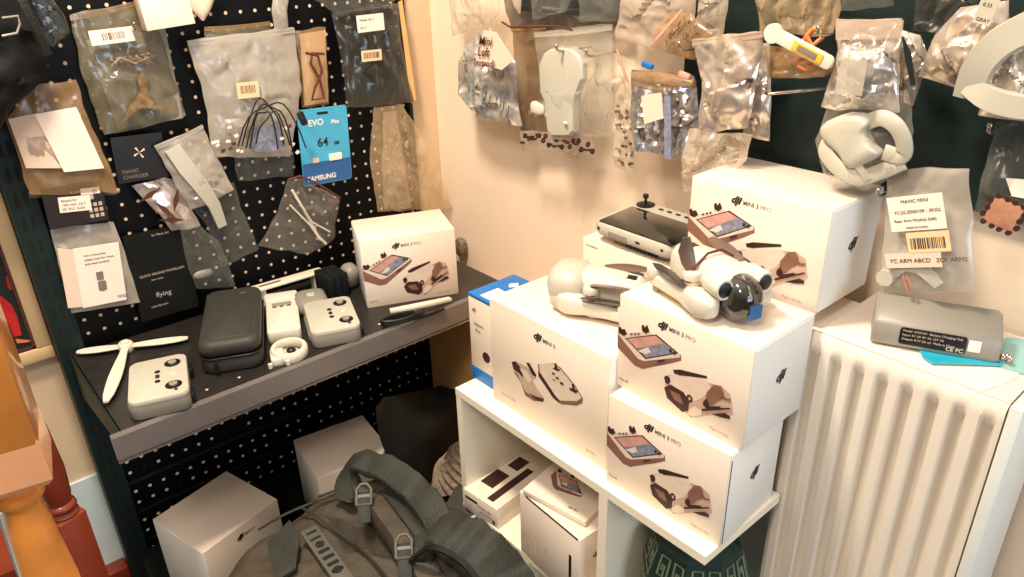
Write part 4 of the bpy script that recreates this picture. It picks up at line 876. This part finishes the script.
# white tool with yellow tag
Mx = frame(tuple(WR(803, 48, .12)), WR(824, 60, .12)-WR(775, 34, .12), (0, 0, 1))
t = thing('prop_wrench', 'white tool with yellow tag crossing the crumpled bags', 'tool', WR(803, 48, .12))
b = MB(Mx); b.rslab(.105, .020, .007, .008, .002); b.lathe([(.014, 0), (.014, .007), (.0001, .008)], (-.05, 0, 0)); b.build('tool_body', M['wht'], t, 40)
b = MB(Mx); b.rslab(.05, .014, .002, .002, .0005, (.012, 0, .0065)); b.build('yellow_tag', M['yel'], t, 30)
b = MB(Mx); b.rslab(.032, .009, .001, .001, .0002, (.012, 0, .0083)); b.build('tag_window', M['inkg'], t, 30)
b = MB(); b.tube([WR(800, 46, .11), WR(812, 30, .10), WR(820, 28, .10), WR(822, 38, .10), WR(812, 46, .11), WR(806, 36, .11)], .004); tag(b.build('coiled_wire', M['skin'], None, 50), 'orange and white coiled wire behind the yellow tagged tool', 'wire')
bag('clear film bag with coiled wires under the yellow tagged tool', 'R', [(764, 46), (768, 64), (770, 80)], [(826, 50), (838, 66), (826, 76)], .07, .022, M['tanf'], .010, nu=14, nv=12)
b = MB(); b.tube([WR(796, 62, .11), WR(806, 58, .11), WR(814, 64, .11), (WR(806, 70, .11)), WR(798, 66, .11)], .003); tag(b.build('coiled_wire', M['skin'], None, 50), 'small orange wire coil low in the clear film bag', 'wire')
# silver zip bag right
t = bag('silver antistatic zip bag with crumpled lilac foil', 'R', [(836, 20), (838, 50), (822, 108)], [(902, 20), (900, 50), (898, 112)], .10, .034, M['sil'], .014, M['milk2'], nu=26, nv=28)
flat(t, 'clear_flap', 'R', [(836, 20), (904, 20), (902, 38), (836, 40)], .115, M['milk2'], .001); flat(t, 'white_insert', 'R', [(842, 58), (868, 60), (862, 96), (834, 94)], .142, M['milk'], .001)
put_hook('R', 866, 28, 'metal hook through the silver antistatic bag', .14)
bag('pinkish foil edge bag behind the silver antistatic bag', 'R', [(890, 28), (896, 60), (900, 100)], [(920, 34), (930, 60), (912, 106)], .06, .02, M['silp'], .014, folds=.01)
b = MB(); b.prism([WR(*q, .12) for q in ((903,36),(911,52),(916,84),(912,86),(906,60))], (0, -1, 0), .003); tag(b.build('black_foil_strip', M['rack'], None, 0), 'dark narrow strip beside the silver antistatic bag', 'strip')
bag('grey clear bag tucked at the top above the silver antistatic bag', 'R', [(842, -30), (842, -5), (840, 12)], [(894, -30), (893, -10), (892, 6)], .05, .012, M['cl2'], .005, nu=12, nv=8)
# big silver bags top right
t = bag('large silver foil bag with paper tab at the top right', 'R', [(962, 6), (936, 34), (918, 76)], [(1008, 2), (1010, 30), (990, 98)], .09, .03, M['silp'], .012, None, nu=24)
Mx, w_, h_ = pxframe('R', (984, -4), (1002, 0), (972, 22), .13); b = MB(Mx); b.box((0, 0, 0), (w_, h_, .001)); b.build('paper_tab', M['gry'], t, 0)
rows(t, Mx, w_, h_, (('0.33', .2, .66, .2), ('GRAY', .15, .1, .2)))
bag('silver foil bag wrapping the white drone leg at the right edge', 'R', [(1000, 25), (985, 70), (978, 116)], [(1060, 10), (1060, 60), (1055, 124)], .10, .03, M['sil'], .010, nu=22)
b = MB(); b.ribbon(curve([WR(970, 96, .125), WR(980, 66, .135), WR(1002, 42, .14), WR(1036, 24, .14)]), .036, .020, (0, -1, 0)); b.ribbon(curve([WR(972, 84, .13), WR(990, 98, .135), WR(1018, 106, .135), WR(1050, 108, .13)]), .028, .018, (0, -1, 0)); tag(b.build('landing_gear', M['gry'], None, 60), 'curved pale drone leg in the silver bag at the right edge', 'drone leg')
bag('dark tinted film bag behind the large silver foil bags', 'R', [(918, -30), (915, 10), (912, 30)], [(986, -30), (975, 5), (940, 34)], .05, .02, M['smoke'], .012)
put_hook('R', 1016, 122, 'metal hook at the far right edge', .10)
# headset strap bag
t = bag('clear bag holding a white folded strap above the labelled bag', 'R', [(828, 102), (816, 140), (824, 172), (858, 188)], [(908, 90), (914, 130), (900, 170), (866, 192)], .10, .04, M['cl'], .008, nu=22)
t2 = thing('folded_strap', 'white folded goggle strap with round mount in a clear bag', 'strap', WR(860, 185, .10))
b = MB(); P = [WR(780+x/2.885, y/2.885, .105) for x, y in ((150,345),(200,325),(250,325),(275,345),(262,375),(275,410),(300,440),(262,465),(215,480),(185,440),(140,395),(132,365))]; cc = sum(P, V())/len(P)
P = curve(P+[P[0]], 60)[:-1]; b.loft([P, [p+n*.014 for p in P], [p.lerp(cc, .06)+n*.020 for p in P], [p.lerp(cc, .3)+n*.023 for p in P]]); b.build('strap_mount', M['gry'], t2, 60)
for pts, w_ in (([(868, 122), (882, 118), (896, 126), (904, 142), (902, 156), (884, 152)], .022), ([(830, 140), (826, 152), (838, 168), (858, 178), (880, 172), (904, 162)], .022), ([(832, 134), (842, 150), (858, 166), (868, 180)], .010)):
    b = MB(); b.ribbon(curve([WR(*q, .115+.006*math.sin(i_)) for i_, q in enumerate(pts)], 40), w_, .004, (0, -1, .15)); b.build('strap_band', M['gry'], t2, 60)
Mx, w_, h_ = pxframe('R', (880, 168), (906, 156), (884, 178), .122); text(t2, 'print', 'DJI RS', off(Mx, .2*w_, .3*h_, .002), .009, M['inkg'])
# labelled bag
t = bag('clear zip bag with printed white label hanging above the radiator', 'R', [(888, 170), (884, 230), (880, 292)], [(970, 168), (972, 230), (976, 292)], .09, .022, M['milk'], .005, None, nu=22)
label_card(t, 'R', (890, 198), (946, 192), (892, 232), .115, M['paper'], (('MAVIC MINI', .25, .80, .14), ('YC.JG.ZS00109 - 3KG2', .10, .50, .13), ('Rear Arm Module (left)', .08, .26, .12), ('MADE IN CHINA', .28, .06, .08)), None, 'printed_label')
label_card(t, 'R', (908, 233), (951, 230), (909, 253), .116, M['lab'], (), (.08, .18, .92, .72), 'barcode_label')
label_card(t, 'R', (886, 254), (942, 252), (887, 268), .1155, M['paperp'], (('YC ARM ABCD   2CK ARM2', .08, .35, .4),), None, 'printed_label')
b = MB(); b.ribbon([WR(892, 272, .10), WR(905, 262, .105), WR(922, 266, .105), WR(940, 284, .10)], [.022, .026, .022, .014], .014, (0, -1, 0)); b.lathe([(.012, -.012), (.013, .0), (.012, .012), (.0001, .013)], tuple(WR(888, 276, .10)), 'y'); tag(b.build('arm_module', M['gry'], None, 50), 'pale drone arm at the bottom of the labelled bag', 'drone arm')
b = MB(); b.tube([WR(903, 276, .115), WR(905, 284, .118), WR(908, 291, .115)], .0018); b.tube([WR(906, 276, .117), WR(910, 284, .118), WR(912, 290, .115)], .0018); tag(b.build('arm_wire', M['cop'], None, 50), 'copper wires of the drone arm in the labelled bag', 'wire')
put_hook('R', 911, 182, 'metal hook through the labelled bag', .11)
# far right bag with board
t = bag('clear crinkled bag with a copper gear shaped board at the right edge', 'R', [(996, 122), (985, 160), (972, 212)], [(1060, 120), (1062, 170), (1062, 234)], .08, .022, M['cl2'], .012, nu=18)
c = WR(1004, 214, .115); t2 = thing('motor_board', 'copper motor board with dark gear edge inside the crinkled bag', 'circuit board', c)
b = MB(frame(tuple(c), (1, 0, -.25), (.25, 0, 1)))
b.rslab(.036, .034, .003, .004, .0008); b.build('board_plate', M['cop'], t2, 30)
for i in range(14):
    a = 2*PI*i/14; b = MB(frame(tuple(c), (1, 0, -.25), (.25, 0, 1))); b.lathe([(.0018, 0), (.0036, 0), (.0036, .004), (.0018, .004)], (.0225*math.cos(a)*(1+.12*math.cos(4*a+PI)), .0215*math.sin(a)*(1+.12*math.cos(4*a+PI)), -.001), n=10); b.build('gear_tooth', M['pdk'], t2, 30)
b = MB(); b.prism([WR(*q, .095) for q in ((1006,178),(1060,182),(1060,205),(1012,196))], (0, -1, 0), .001); b.build('paper_insert', M['paper'], t, 0)
# ================================================================ ON THE RADIATOR
t = thing('card_sheet', 'white card sheet lying along the radiator top', 'sheet', (-.33, 1.04, 1.061))
b = MB(); b.prism([(-.445, .972, 1.0615), (-.222, .974, 1.0615), (-.205, 1.03, 1.0615), (-.205, 1.165, 1.0615), (-.447, 1.165, 1.0615)], (0, 0, 1), .0015)
b.build('sheet', M['paper'], t, 0)
# (the camera sits above: sheet height is the radiator top)
t = thing('cyan_packet', 'bright cyan film packet sticking out under the grey device', 'packet', T(960, 365, 1.063))
b = MB(); b.prism([T(*q, 1.0660) for q in ((918,348),(922,357),(932,364),(975,365),(1002,366),(1004,352),(990,348))], (0, 0, 1), .0015); b.build('cyan_film', M['cyan'], t, 0)
b = MB(); b.prism([T(*q, 1.0635) for q in ((985,345),(1000,368),(1060,384),(1060,345),(1010,338))], (0, 0, 1), .0018); b.build('pale_film', M['cyl'], t, 0)
za, zb_ = 1.068, 1.12
a0, a1 = T(870, 341, za), T(998, 363, za)
Mx = frame(tuple((a0+a1)/2), a1-a0, V((0, 0, 1)).cross(a1-a0)); L_ = (a1-a0).length
t = thing('charging_dock', 'grey wedge shaped dock with black spec plate lying on the radiator top', 'charging dock', Mx.translation)
b = MB(Mx)
prof = [(.0, .0), (-.002, .006), (.002, .030), (.007, .036), (.050, .055), (.058, .052), (.060, .0)]
def dock(x, k=1): return [(x, y*k+(.03*(1-k)), z_*k) for y, z_ in prof]
b.loft([dock(-L_/2+.000, .9), dock(-L_/2+.006), dock(L_/2-.006), dock(L_/2, .9)]); b.build('dock_body', M['gryd'], t, 40)
fx = Mx @ Matrix(((1, 0, 0, 0), (0, .164, -.986, -.0025), (0, .986, .164, .005), (0, 0, 0, 1)))
b = MB(fx); b.rslab(L_*.52, .025, .0012, .004, .0003, (-L_*.02, .013, 0)); b.build('spec_plate', M['blk'], t, 40)
for i, s_ in enumerate(('Model: CHX161  Battery Charging Hub', 'Input: 5V 3A 9V 3A 12V 3A', 'Output: 8.7V 2A x3  Made in China')):
    text(t, 'print', s_, off(fx, -L_*.26, .0195-i*.006, .0014), .0046, M['inkl'])
text(t, 'print', 'CE FC', off(fx, L_*.09, .002, .0014), .008, M['inkl'], 0, .0002)
b = MB(fx); b.rslab(.015, .016, .001, .001, .0002, (L_*.30, .014, 0)); b.build('white_sticker', M['paper'], t, 30)
b = MB(frame(tuple(T(1003, 357, 1.075)), (1, 0, 0), (0, 1, 0))); 
for i in range(5): b.ell((.004*i-.008, .003*(i % 2), 0), (.004, .004, .006), 0, 8, 6)
tag(b.build('connector_plug', M['metal'], None, 50), 'small metal connector at the right end of the grey dock', 'connector')
# white box standing on the radiator right (pale pink board against wall)
# ================================================================ INSIDE THE SHELF UNIT
zt = .495
P = [T(*q, zt) for q in ((463,488),(497,510),(550,470),(513,450))]
Mx = frame((P[0].x, P[0].y, .4405), P[1]-P[0], (P[3]-P[0])); w_ = (P[1]-P[0]).length; d_ = .235; h_ = zt-.4405
t = thing('accessory_box', 'white box printed with three dark parts inside the shelf unit', 'box', Mx @ V((w_/2, d_/2, 0)))
b = MB(Mx); b.box((0, 0, 0), (w_, d_, h_), 0, .001); b.build('box_body', M['card'], t, 30)
b = MB(Mx)
for a in ((.12, .18, .48, .42), (.60, .05, .78, .62), (.20, .52, .50, .70)):
    b.box((a[0]*w_, a[1]*d_, h_), (a[2]*w_, a[3]*d_, h_+.0004))
b.build('printed_parts', M['pdk'], t, 0)
b = MB(Mx); b.box((.06*w_, -.0005, .60*h_), (.42*w_, 0, .72*h_)); b.box((.86*w_, -.0005, .1*h_), (.92*w_, 0, .3*h_)); b.build('print_block', M['ink'], t, 0)
text(t, 'print', 'MODEL 2BX', fmat(Mx, .42*w_, .5*h_, 1, 1), .008, M['inkg']); text(t, 'print', 'SN 0182734', fmat(Mx, .48*w_, .28*h_, 1, 1), .008, M['inkg'])
zt = .60
P = [T(*q, zt) for q in ((519.5,491),(579.5,541),(603,524),(544,482))]
Mx = frame((P[0].x, P[0].y, .4405), P[1]-P[0], (-(P[1]-P[0]).y, (P[1]-P[0]).x, 0)); w_ = (P[1]-P[0]).length; h_ = zt-.4405; d_ = .17
t = thing('accessory_box', 'tall white box with vertical print standing inside the shelf unit', 'box', Mx @ V((w_/2, d_/2, 0)))
b = MB(Mx); b.box((0, 0, 0), (w_, d_, h_), 0, .001); b.build('box_body', M['card'], t, 30)
b = MB(Mx); b.box((.02, -.0004, h_-.003), (w_-.004, .001, h_+.0004)); b.build('lid_gap', M['pdk'], t, 0)
for i in range(9): text(t, 'print', ('Flight time 38 min', 'Obstacle sensing', 'True vertical', '4K HDR video', 'Transmission 12 km', 'Smart features')[i % 6], fmat(Mx, (.06+i*.055)*w_, (.12+(i % 3)*.06)*h_, 1, 1, PI/2), .0065, M['inkl'])
b = MB(Mx); b.box((.84*w_, -.0005, .02*h_), (.88*w_, 0, .66*h_)); b.build('barcode', M['ink'], t, 0)
text(t, 'logo', 'dji', smat(Mx, .2*d_, .6*h_, w_, 1, 1), .016, M['ink'], .3)
zt2 = .603
Pc = [T(*q, zt2+.018) for q in ((519,487),(577,521),(599,508),(540,476))]
Mx = frame((Pc[0].x+.004, Pc[0].y+.006, zt2), Pc[1]-Pc[0], (-(Pc[1]-Pc[0]).y, (Pc[1]-Pc[0]).x, 0))
Mx = Matrix.Translation((0, 0, 0)) @ Mx @ Matrix.Rotation(.05, 4, 'Z')
w_ = .15; d_ = .115
t = thing('accessory_box', 'flat white box with printed controller picture on top of the tall box', 'box', Mx @ V((w_/2, d_/2, 0)))
b = MB(Mx); b.box((0, 0, 0), (w_, d_, .012), 0, .001); b.build('box_body', M['card'], t, 30)
Mt = Mx @ Matrix.Translation((-.012, -.012, .0125)) @ Matrix.Rotation(-PI/2, 4, 'X')
b = MB(Mx @ Matrix.Translation((.02, .045, .0122)))
sc_ = .085
for i, (mi, poly) in enumerate(P_CTRL):
    b.add([((x-118)/272*sc_, (400-y)/272*sc_*1.0, .0003+.00012*i) for x, y in poly], [tuple(range(len(poly)))], mi)
b.build('printed_controller', PM, t, 0, fix=False)
text(t, 'print', 'DJI RC', Mx @ Matrix.Translation((.10, .012, .0125)), .008, M['ink'])
# grey notebook and box left of the unit
b = MB(frame(tuple(T(472, 520, .40)), T(500, 528, .40)-T(462, 520, .40), (0, 1, 0))); b.rslab(.13, .14, .03, .006, .003); tag(b.build('grey_case', M['grybox'], None, 40), 'grey flat case tucked under the left shelf overhang', 'case')
b = MB(); b.prism([T(450, 530, .432), T(482, 511, .432), T(483, 513, .432), T(451, 532, .432)], (0, 0, 1), .003); tag(b.build('pale_rod', M['gry'], None, 0), 'thin pale rod lying across the grey flat case', 'rod')
b = MB(); b.box((-1.18, .68, .0), (-.99, .94, .375), 0, .004); tag(b.build('dark_box', M['grybox'], None, 30), 'dark grey carton below the grey flat case', 'box')
b = MB(frame(tuple(T(500, 560, .36)-V((0, 0, .2))), (1, .1, 0), (-.1, 1, 0))); b.box((-.055, -.04, 0), (.055, .06, .2), 0, .001); t = tag(b.build('tan_carton', M['lab'], None, 30), 'pale tan carton between backpack and shelf unit', 'box')
# nubbly cloth
b = MB(); pts = []
gl = resample([hit(*q, 1, .80) for q in ((461, 440), (436, 463), (432, 489))], 10); gr = resample([hit(*q, 1, .80) for q in ((463, 440), (466, 470), (468, 492))], 10)
for j in range(11):
    for i in range(13): p = gl[j].lerp(gr[j], i/12); pts.append(p+V((0, -.03*math.sin(PI*i/12)-.005*((i+j) % 2), .002*((i+j) % 2))))
b.add(pts+[p+V((0, .04, 0)) for p in pts], [(j*13+i, j*13+i+1, (j+1)*13+i+1, (j+1)*13+i) for j in range(10) for i in range(12)]+[(143+j*13+i, 143+(j+1)*13+i, 143+(j+1)*13+i+1, 143+j*13+i+1) for j in range(10) for i in range(12)])
tag(b.build('knitted_pouch', M['nub'], None, 0, fix=False), 'beige knobbly knitted pouch left of the shelf unit', 'pouch')
# ottoman with key pattern
c = hit(690, 560, 2, .50)
t = thing('storage_pouf', 'dark green faceted pouf with sage key pattern under the shelf unit', 'pouf', (-.55, .93, 0))
cx_, cy_, R_ = -.556, .885, .098
b = MB(); ring = lambda r, z_: [(cx_+r*math.cos(a), cy_+r*math.sin(a), z_) for a in [PI/8+2*PI*k/8 for k in range(8)]]
b.loft([ring(.06, .02), ring(R_*.85, .03), ring(R_, .20), ring(R_, .56), ring(R_*.78, .635), ring(.06, .645)]); b.build('pouf_body', M['grn'], t, 0)
def keypath(s):
    return [(0, 0), (1, 0), (1, 1), (.25, 1), (.25, .3), (.7, .3), (.7, .7), (.5, .7), (.5, .5)]
for k in range(8):
    a0, a1 = PI/8+2*PI*k/8, PI/8+2*PI*(k+1)/8
    for (r0, z0_, r1, z1_) in ((R_, .20, R_, .56), (R_, .56, R_*.78, .635)):
        A = V((cx_+r0*math.cos(a0), cy_+r0*math.sin(a0), z0_)); B = V((cx_+r0*math.cos(a1), cy_+r0*math.sin(a1), z0_))
        Dv = V((cx_+r1*math.cos(a0), cy_+r1*math.sin(a0), z1_)); Ev = V((cx_+r1*math.cos(a1), cy_+r1*math.sin(a1), z1_))
        nn = (B-A).cross(Dv-A).normalized()*.0012; rowsn = 5 if z0_ < .3 else 1
        b = MB()
        for ry in range(rowsn):
            for rx in range(2):
                pp = [(.08+rx*.46+u*.38, (ry+.14+v*.72)/rowsn) for u, v in keypath(0)]
                f3 = lambda u, v: (A.lerp(B, u)).lerp(Dv.lerp(Ev, u), v)+nn
                b.ribbon([f3(u, v) for u, v in pp], .0038, .0014, tuple(nn.normalized()))
        b.build('key_pattern', M['grnl'], t, 0)
# ================================================================ BACKPACK
t = thing('backpack', 'dark olive nylon backpack with straps and buckles in the foreground', 'backpack', (-.95, .40, 0))
out = [(226,580),(238,562),(266,540),(303,514),(350,482),(362,466),(392,474),(430,505),(470,535),(500,580),(480,640),(380,700),(220,690),(205,610)]
P = [T(x, y, .50) for x, y in out]; n_ = 120; P.append(P[0]); P = resample(P, n_)[:-1]; cc = sum(P, V())/len(P)
b = MB(); rings = []
for (k, z_) in ((.9, .02), (1.0, .12), (1.02, .34), (1.03, .44), (1.02, .47), (1.0, .495), (.97, .512), (.92, .525), (.86, .533), (.8, .539), (.72, .544), (.64, .549), (.56, .552), (.48, .555), (.4, .556), (.3, .557), (.2, .558), (.1, .558), (.02, .558)):
    R = []
    for p in P:
        q = cc.lerp(p, k); q = V((q.x, q.y, z_)); s_ = noise.noise(q*9)*.012+abs(noise.noise(q*22))*-.006
        q += (V((p.x-cc.x, p.y-cc.y, 0)).normalized())*s_*(k > .3); q.z += noise.noise(V((q.x*12, q.y*12, 3)))*.014-abs(noise.noise(V((q.x*24, q.y*34, 1))))*.016*(k < .99)
        R.append(q)
    rings.append(R)
b.loft(rings); b.build('pack_body', M['fab'], t, 70)
def bp(x, y, z_): return T(x, y, z_)
# side roll panel
b = MB(); b.ribbon(curve([bp(372, 492, .585), bp(392, 512, .60), bp(420, 548, .60), bp(446, 590, .58)]), .085, .05, (0, 0, 1), 0, .014); b.build('side_pocket', M['fab'], t, 60)
b = MB(); b.ribbon(curve([bp(385, 490, .622), bp(402, 510, .635), bp(428, 545, .632)]), .022, .006, (0, 0, 1)); b.build('pocket_webbing', M['fabd'], t, 60)
b = MB(); b.ribbon(curve([bp(345, 500, .58), bp(352, 470, .63), bp(362, 462, .655), bp(392, 472, .67), bp(420, 494, .665), bp(438, 520, .65), bp(444, 545, .62)]), [.055]*40, .018, (-.2, -.2, 1), 0, .014); b.build('shoulder_strap', M['fabd'], t, 60)
b = MB(); b.ribbon(curve([bp(420, 540, .62), bp(442, 530, .65), bp(470, 545, .64), bp(500, 575, .61), bp(520, 620, .58)]), [.10]*40, .03, (0, 0, 1), 0, .018); b.build('shoulder_strap', M['fabd'], t, 60)
b = MB(); b.ribbon(curve([bp(410, 560, .632), bp(432, 548, .668), bp(462, 562, .66), bp(486, 592, .63)]), .012, .005, (0, 0, 1)); b.build('strap_piping', M['blk'], t, 60)
for q in ((364, 496), (404, 548)):
    o_ = bp(q[0], q[1], .64); Mx = frame(tuple(o_), (.4, .6, 0), (-.6, .4, .3)); b = MB(Mx)
    b.tube([(-.014, -.018, 0), (-.014, .012, .004), (-.006, .022, .006), (.006, .022, .006), (.014, .012, .004), (.014, -.018, 0), (-.014, -.018, 0)], .0032); b.box((-.014, -.004, -.002), (.014, .002, .003)); b.build('buckle', M['rub'], t, 50)
    b = MB(Mx); b.ribbon([(0, -.05, -.01), (0, -.01, .002), (0, .01, -.004)], .024, .003, (0, 0, 1)); b.build('buckle_strap', M['fabd'], t, 50)
for ps, nm in (([(300,507,.560),(322,520,.572),(372,560,.572),(400,600,.57)], 'seam'), ([(258,530,.545),(290,512,.560),(340,492,.565)], 'seam'), ([(318,497,.562),(350,486,.575),(372,486,.58)], 'seam')):
    b = MB(); b.tube(curve([bp(*q) for q in ps]), .0028, 0, 6); b.build(nm, M['fabd'], t, 60)
for ps in ([(355, 505, .59), (380, 528, .60), (405, 570, .60)], [(398, 506, .618), (424, 540, .622), (446, 580, .61)]):
    b = MB(); b.tube(curve([bp(*q) for q in ps]), .0022, 0, 6); b.build('seam', M['fabd'], t, 60)
# rubber logo strip
A = bp(308, 528, .578); B = bp(352, 590, .572); Mx = frame(tuple(A), B-A, V((0, 0, 1)).cross(B-A)); L_ = (B-A).length
Mx.translation.z = .572
b = MB(Mx); b.rslab(L_, .034, .007, .006, .002, (L_/2, 0, 0)); b.build('rubber_strip', M['rub'], t, 40)
for i in range(7):
    b = MB(Mx); x = .016+i*.019
    if x > L_-.01: break
    if i in (2, 6): b.lathe([(.0055, .007), (.0085, .0085), (.0085, .0072)], (x, 0, 0), cap=False)
    b.rslab(.0055 if i < 2 else .009, .022 if i != 2 else .009, .001, .0026, .0002, (x, 0, .0068)); b.build('strip_hole', M['slot'], t, 40)
b = MB(); b.prism([bp(268, 545, .562), bp(290, 522, .572), bp(300, 540, .575), bp(296, 570, .568), bp(275, 585, .56)], (0, 0, 1), .006); b.build('front_patch', M['fabd'], t, 40)
b = MB()
for k in range(40):
    a = bp(326+k*1.6, 513+k*.5, .563); e_ = bp(342+k*2.2, 548+k*.4, .563); b.tube([a, e_], .0006, 0, 4)
b.build('ribbed_panel', M['fab'], t, 0)
# dark bag behind
t = thing('duffel_bag', 'black soft bag slumped in the corner below the shelf', 'bag', (-1.35, .95, 0))
L_ = [hit(*q, 0, -1.22) for q in ((374, 408), (380, 440), (392, 470), (400, 500))]; R_l = [hit(*q, 1, .96) for q in ((436, 393), (458, 400), (460, 440), (462, 500))]; L_.append(V((-1.22, L_[-1].y, .01))); R_l.append(V((R_l[-1].x, .96, .01)))
l = resample(L_, 20); r = resample(R_l, 20); vs = []
for j in range(21):
    for i in range(25):
        p = l[j].lerp(r[j], i/24); e = math.sin(PI*i/24)**.5*min(1, j/4+.1)
        vs.append(p+V((.05, -.06, 0))*e*.7+V((.6, -.6, .5))*(noise.noise(p*11)*.03-abs(noise.noise(V((p.x*20, p.y*20, p.z*34))))*.035))
b = MB(); fs = [(j*25+i, j*25+i+1, (j+1)*25+i+1, (j+1)*25+i) for j in range(20) for i in range(24)]
b.add(vs+[p+V((-.05, .05, -.02)) for p in vs], fs+[tuple(525+k for k in reversed(f)) for f in fs]+[(i+1, i, 525+i, 525+i+1) for i in range(24)])
b.build('bag_shell', M['fabk'], t, 70)
b = MB(); b.tube([hit(386, 446, 0, -1.32), hit(391, 452, 0, -1.315), hit(388, 458, 0, -1.32), hit(384, 452, 0, -1.32)], .0025); b.build('zip_pull', M['metal'], t, 40)
xa = hit(430, 350, 1, 1.03).x
b = MB(); b.box((xa, 1.03, 0), (-1.105, 1.17, .70), 0, .002); t = thing('cardboard_carton', 'tan cardboard carton in the corner under the right end of the metal shelf', 'box', ((xa-1.105)/2, 1.1, 0)); b.build('carton_body', M['tan'], t, 30)
b = MB(); b.box(((xa-1.105)/2-.02, 1.0294, .002), ((xa-1.105)/2+.02, 1.0302, .698)); b.build('tape_strip', M['lab'], t, 0)
# ================================================================ STAIR POSTS, PICTURE
A = CAM+ray(12, 480)*.80; 
Mx = Matrix.Translation((A.x, A.y, 0)) @ Matrix.Rotation(math.radians(-10), 4, 'Z')
zb0 = A.z
t = thing('newel_post', 'orange varnished newel post with square head at the left edge', 'post', (A.x, A.y, 0))
b = MB(Mx); b.box((-.040, -.040, zb0+.05), (.040, .040, zb0+.75), 0, .003); b.build('square_head', M['oak'], t, 30)
b = MB(Mx)
b.loft([[(sx_*k, sy_*k, z_) for sx_, sy_ in ((-1, -1), (1, -1), (1, 1), (-1, 1))] for k, z_ in ((.0395, zb0+.062), (.0405, zb0+.054), (.0410, zb0+.012), (.036, zb0+.004))]); b.build('moulded_base', M['oak_lit'], t, 30)  # same post wood, paler colour paints in the light on the bevel
b = MB(Mx); b.lathe([(.024, .0), (.024, zb0-.5), (.029, zb0-.3), (.027, zb0-.15), (.022, zb0-.06), (.0185, zb0-.035), (.020, zb0-.028), (.026, zb0-.022), (.026, zb0-.014), (.021, zb0-.010), (.024, zb0-.004), (.026, zb0+.006)]); b.build('turned_shaft', M['oak'], t, 50)
A = CAM+ray(62, 508)*1.25; Mx = Matrix.Translation((A.x, A.y, 0)) @ Matrix.Rotation(math.radians(20), 4, 'Z'); z_ = A.z
t = thing('baluster', 'red brown turned baluster with square foot behind the newel post', 'post', (A.x, A.y, 0))
b = MB(Mx); b.box((-.024, -.024, .0), (.024, .024, z_-.012), 0, .002); b.build('square_foot', M['red'], t, 30)
b = MB(Mx); b.lathe([(.022, z_-.012), (.024, z_-.008), (.020, z_-.002), (.024, z_+.004), (.023, z_+.010), (.018, z_+.014), (.021, z_+.03), (.024, z_+.08), (.020, z_+.16), (.014, z_+.20)]); b.build('turned_shaft', M['red'], t, 50)
b = MB(); a0 = hit(95, 575, 0, -1.72); a1 = hit(140, 556, 0, -1.72)
b.box((-1.75, -.6, a0.z-.06), (-1.705, .141, a1.z-.001), 0, .004); tag(b.build('stair_rail', M['red'], None, 30), 'red brown wooden rail low behind the baluster', 'rail')
A = CAM+ray(2, 575)*1.35; b = MB(); b.box((A.x-.5, A.y-.02, A.z-.06), (A.x+.0, A.y+.02, A.z)); tag(b.build('stair_tread', M['red'], None, 0), 'red brown wooden tread end in the lower left corner', 'stair tread')
t = thing('framed_picture', 'black picture with a red figure in a blond wood frame', 'picture', (-1.755, .02, .79))
yR, zB = .141, .795
b = MB(); b.box((-1.757, -.6, zB), (-1.735, yR, zB+.030), 0, .003); b.build('frame_rail', M['frame'], t, 30)
b = MB(); b.box((-1.757, yR-.030, zB+.030), (-1.735, yR, zB+.75), 0, .003); b.build('frame_rail', M['frame'], t, 30)
b = MB(); b.box((-1.756, -.6, zB+.030), (-1.740, yR-.030, zB+.036)); b.box((-1.756, yR-.036, zB+.030), (-1.740, yR-.030, zB+.75)); b.build('inner_slip', M['frd'], t, 0)
b = MB(); b.box((-1.757, -.6, zB+.035), (-1.748, yR-.035, zB+.75)); b.build('picture_sheet', M['pic'], t, 0)
def pic(x, y): return hit(x/3.608, 260+y/3.608, 0, -1.7475)
b = MB(); b.prism([pic(*q) for q in ((-60,90),(-20,110),(10,135),(40,160),(62,205),(78,270),(50,278),(35,235),(5,200),(-60,190))], (1, 0, 0), .0006); b.prism([pic(*q) for q in ((22,60),(34,55),(46,75),(44,105),(34,108),(28,95))], (1, 0, 0), .0006); b.build('red_figure', M['rd'], t, 0)
b = MB(); b.prism([pic(*q) for q in ((55,284),(90,288),(125,290),(90,298),(62,300))], (1, 0, 0), .0006); b.build('figure_foot', M['skin'], t, 0)
bpy.context.view_layer.update()
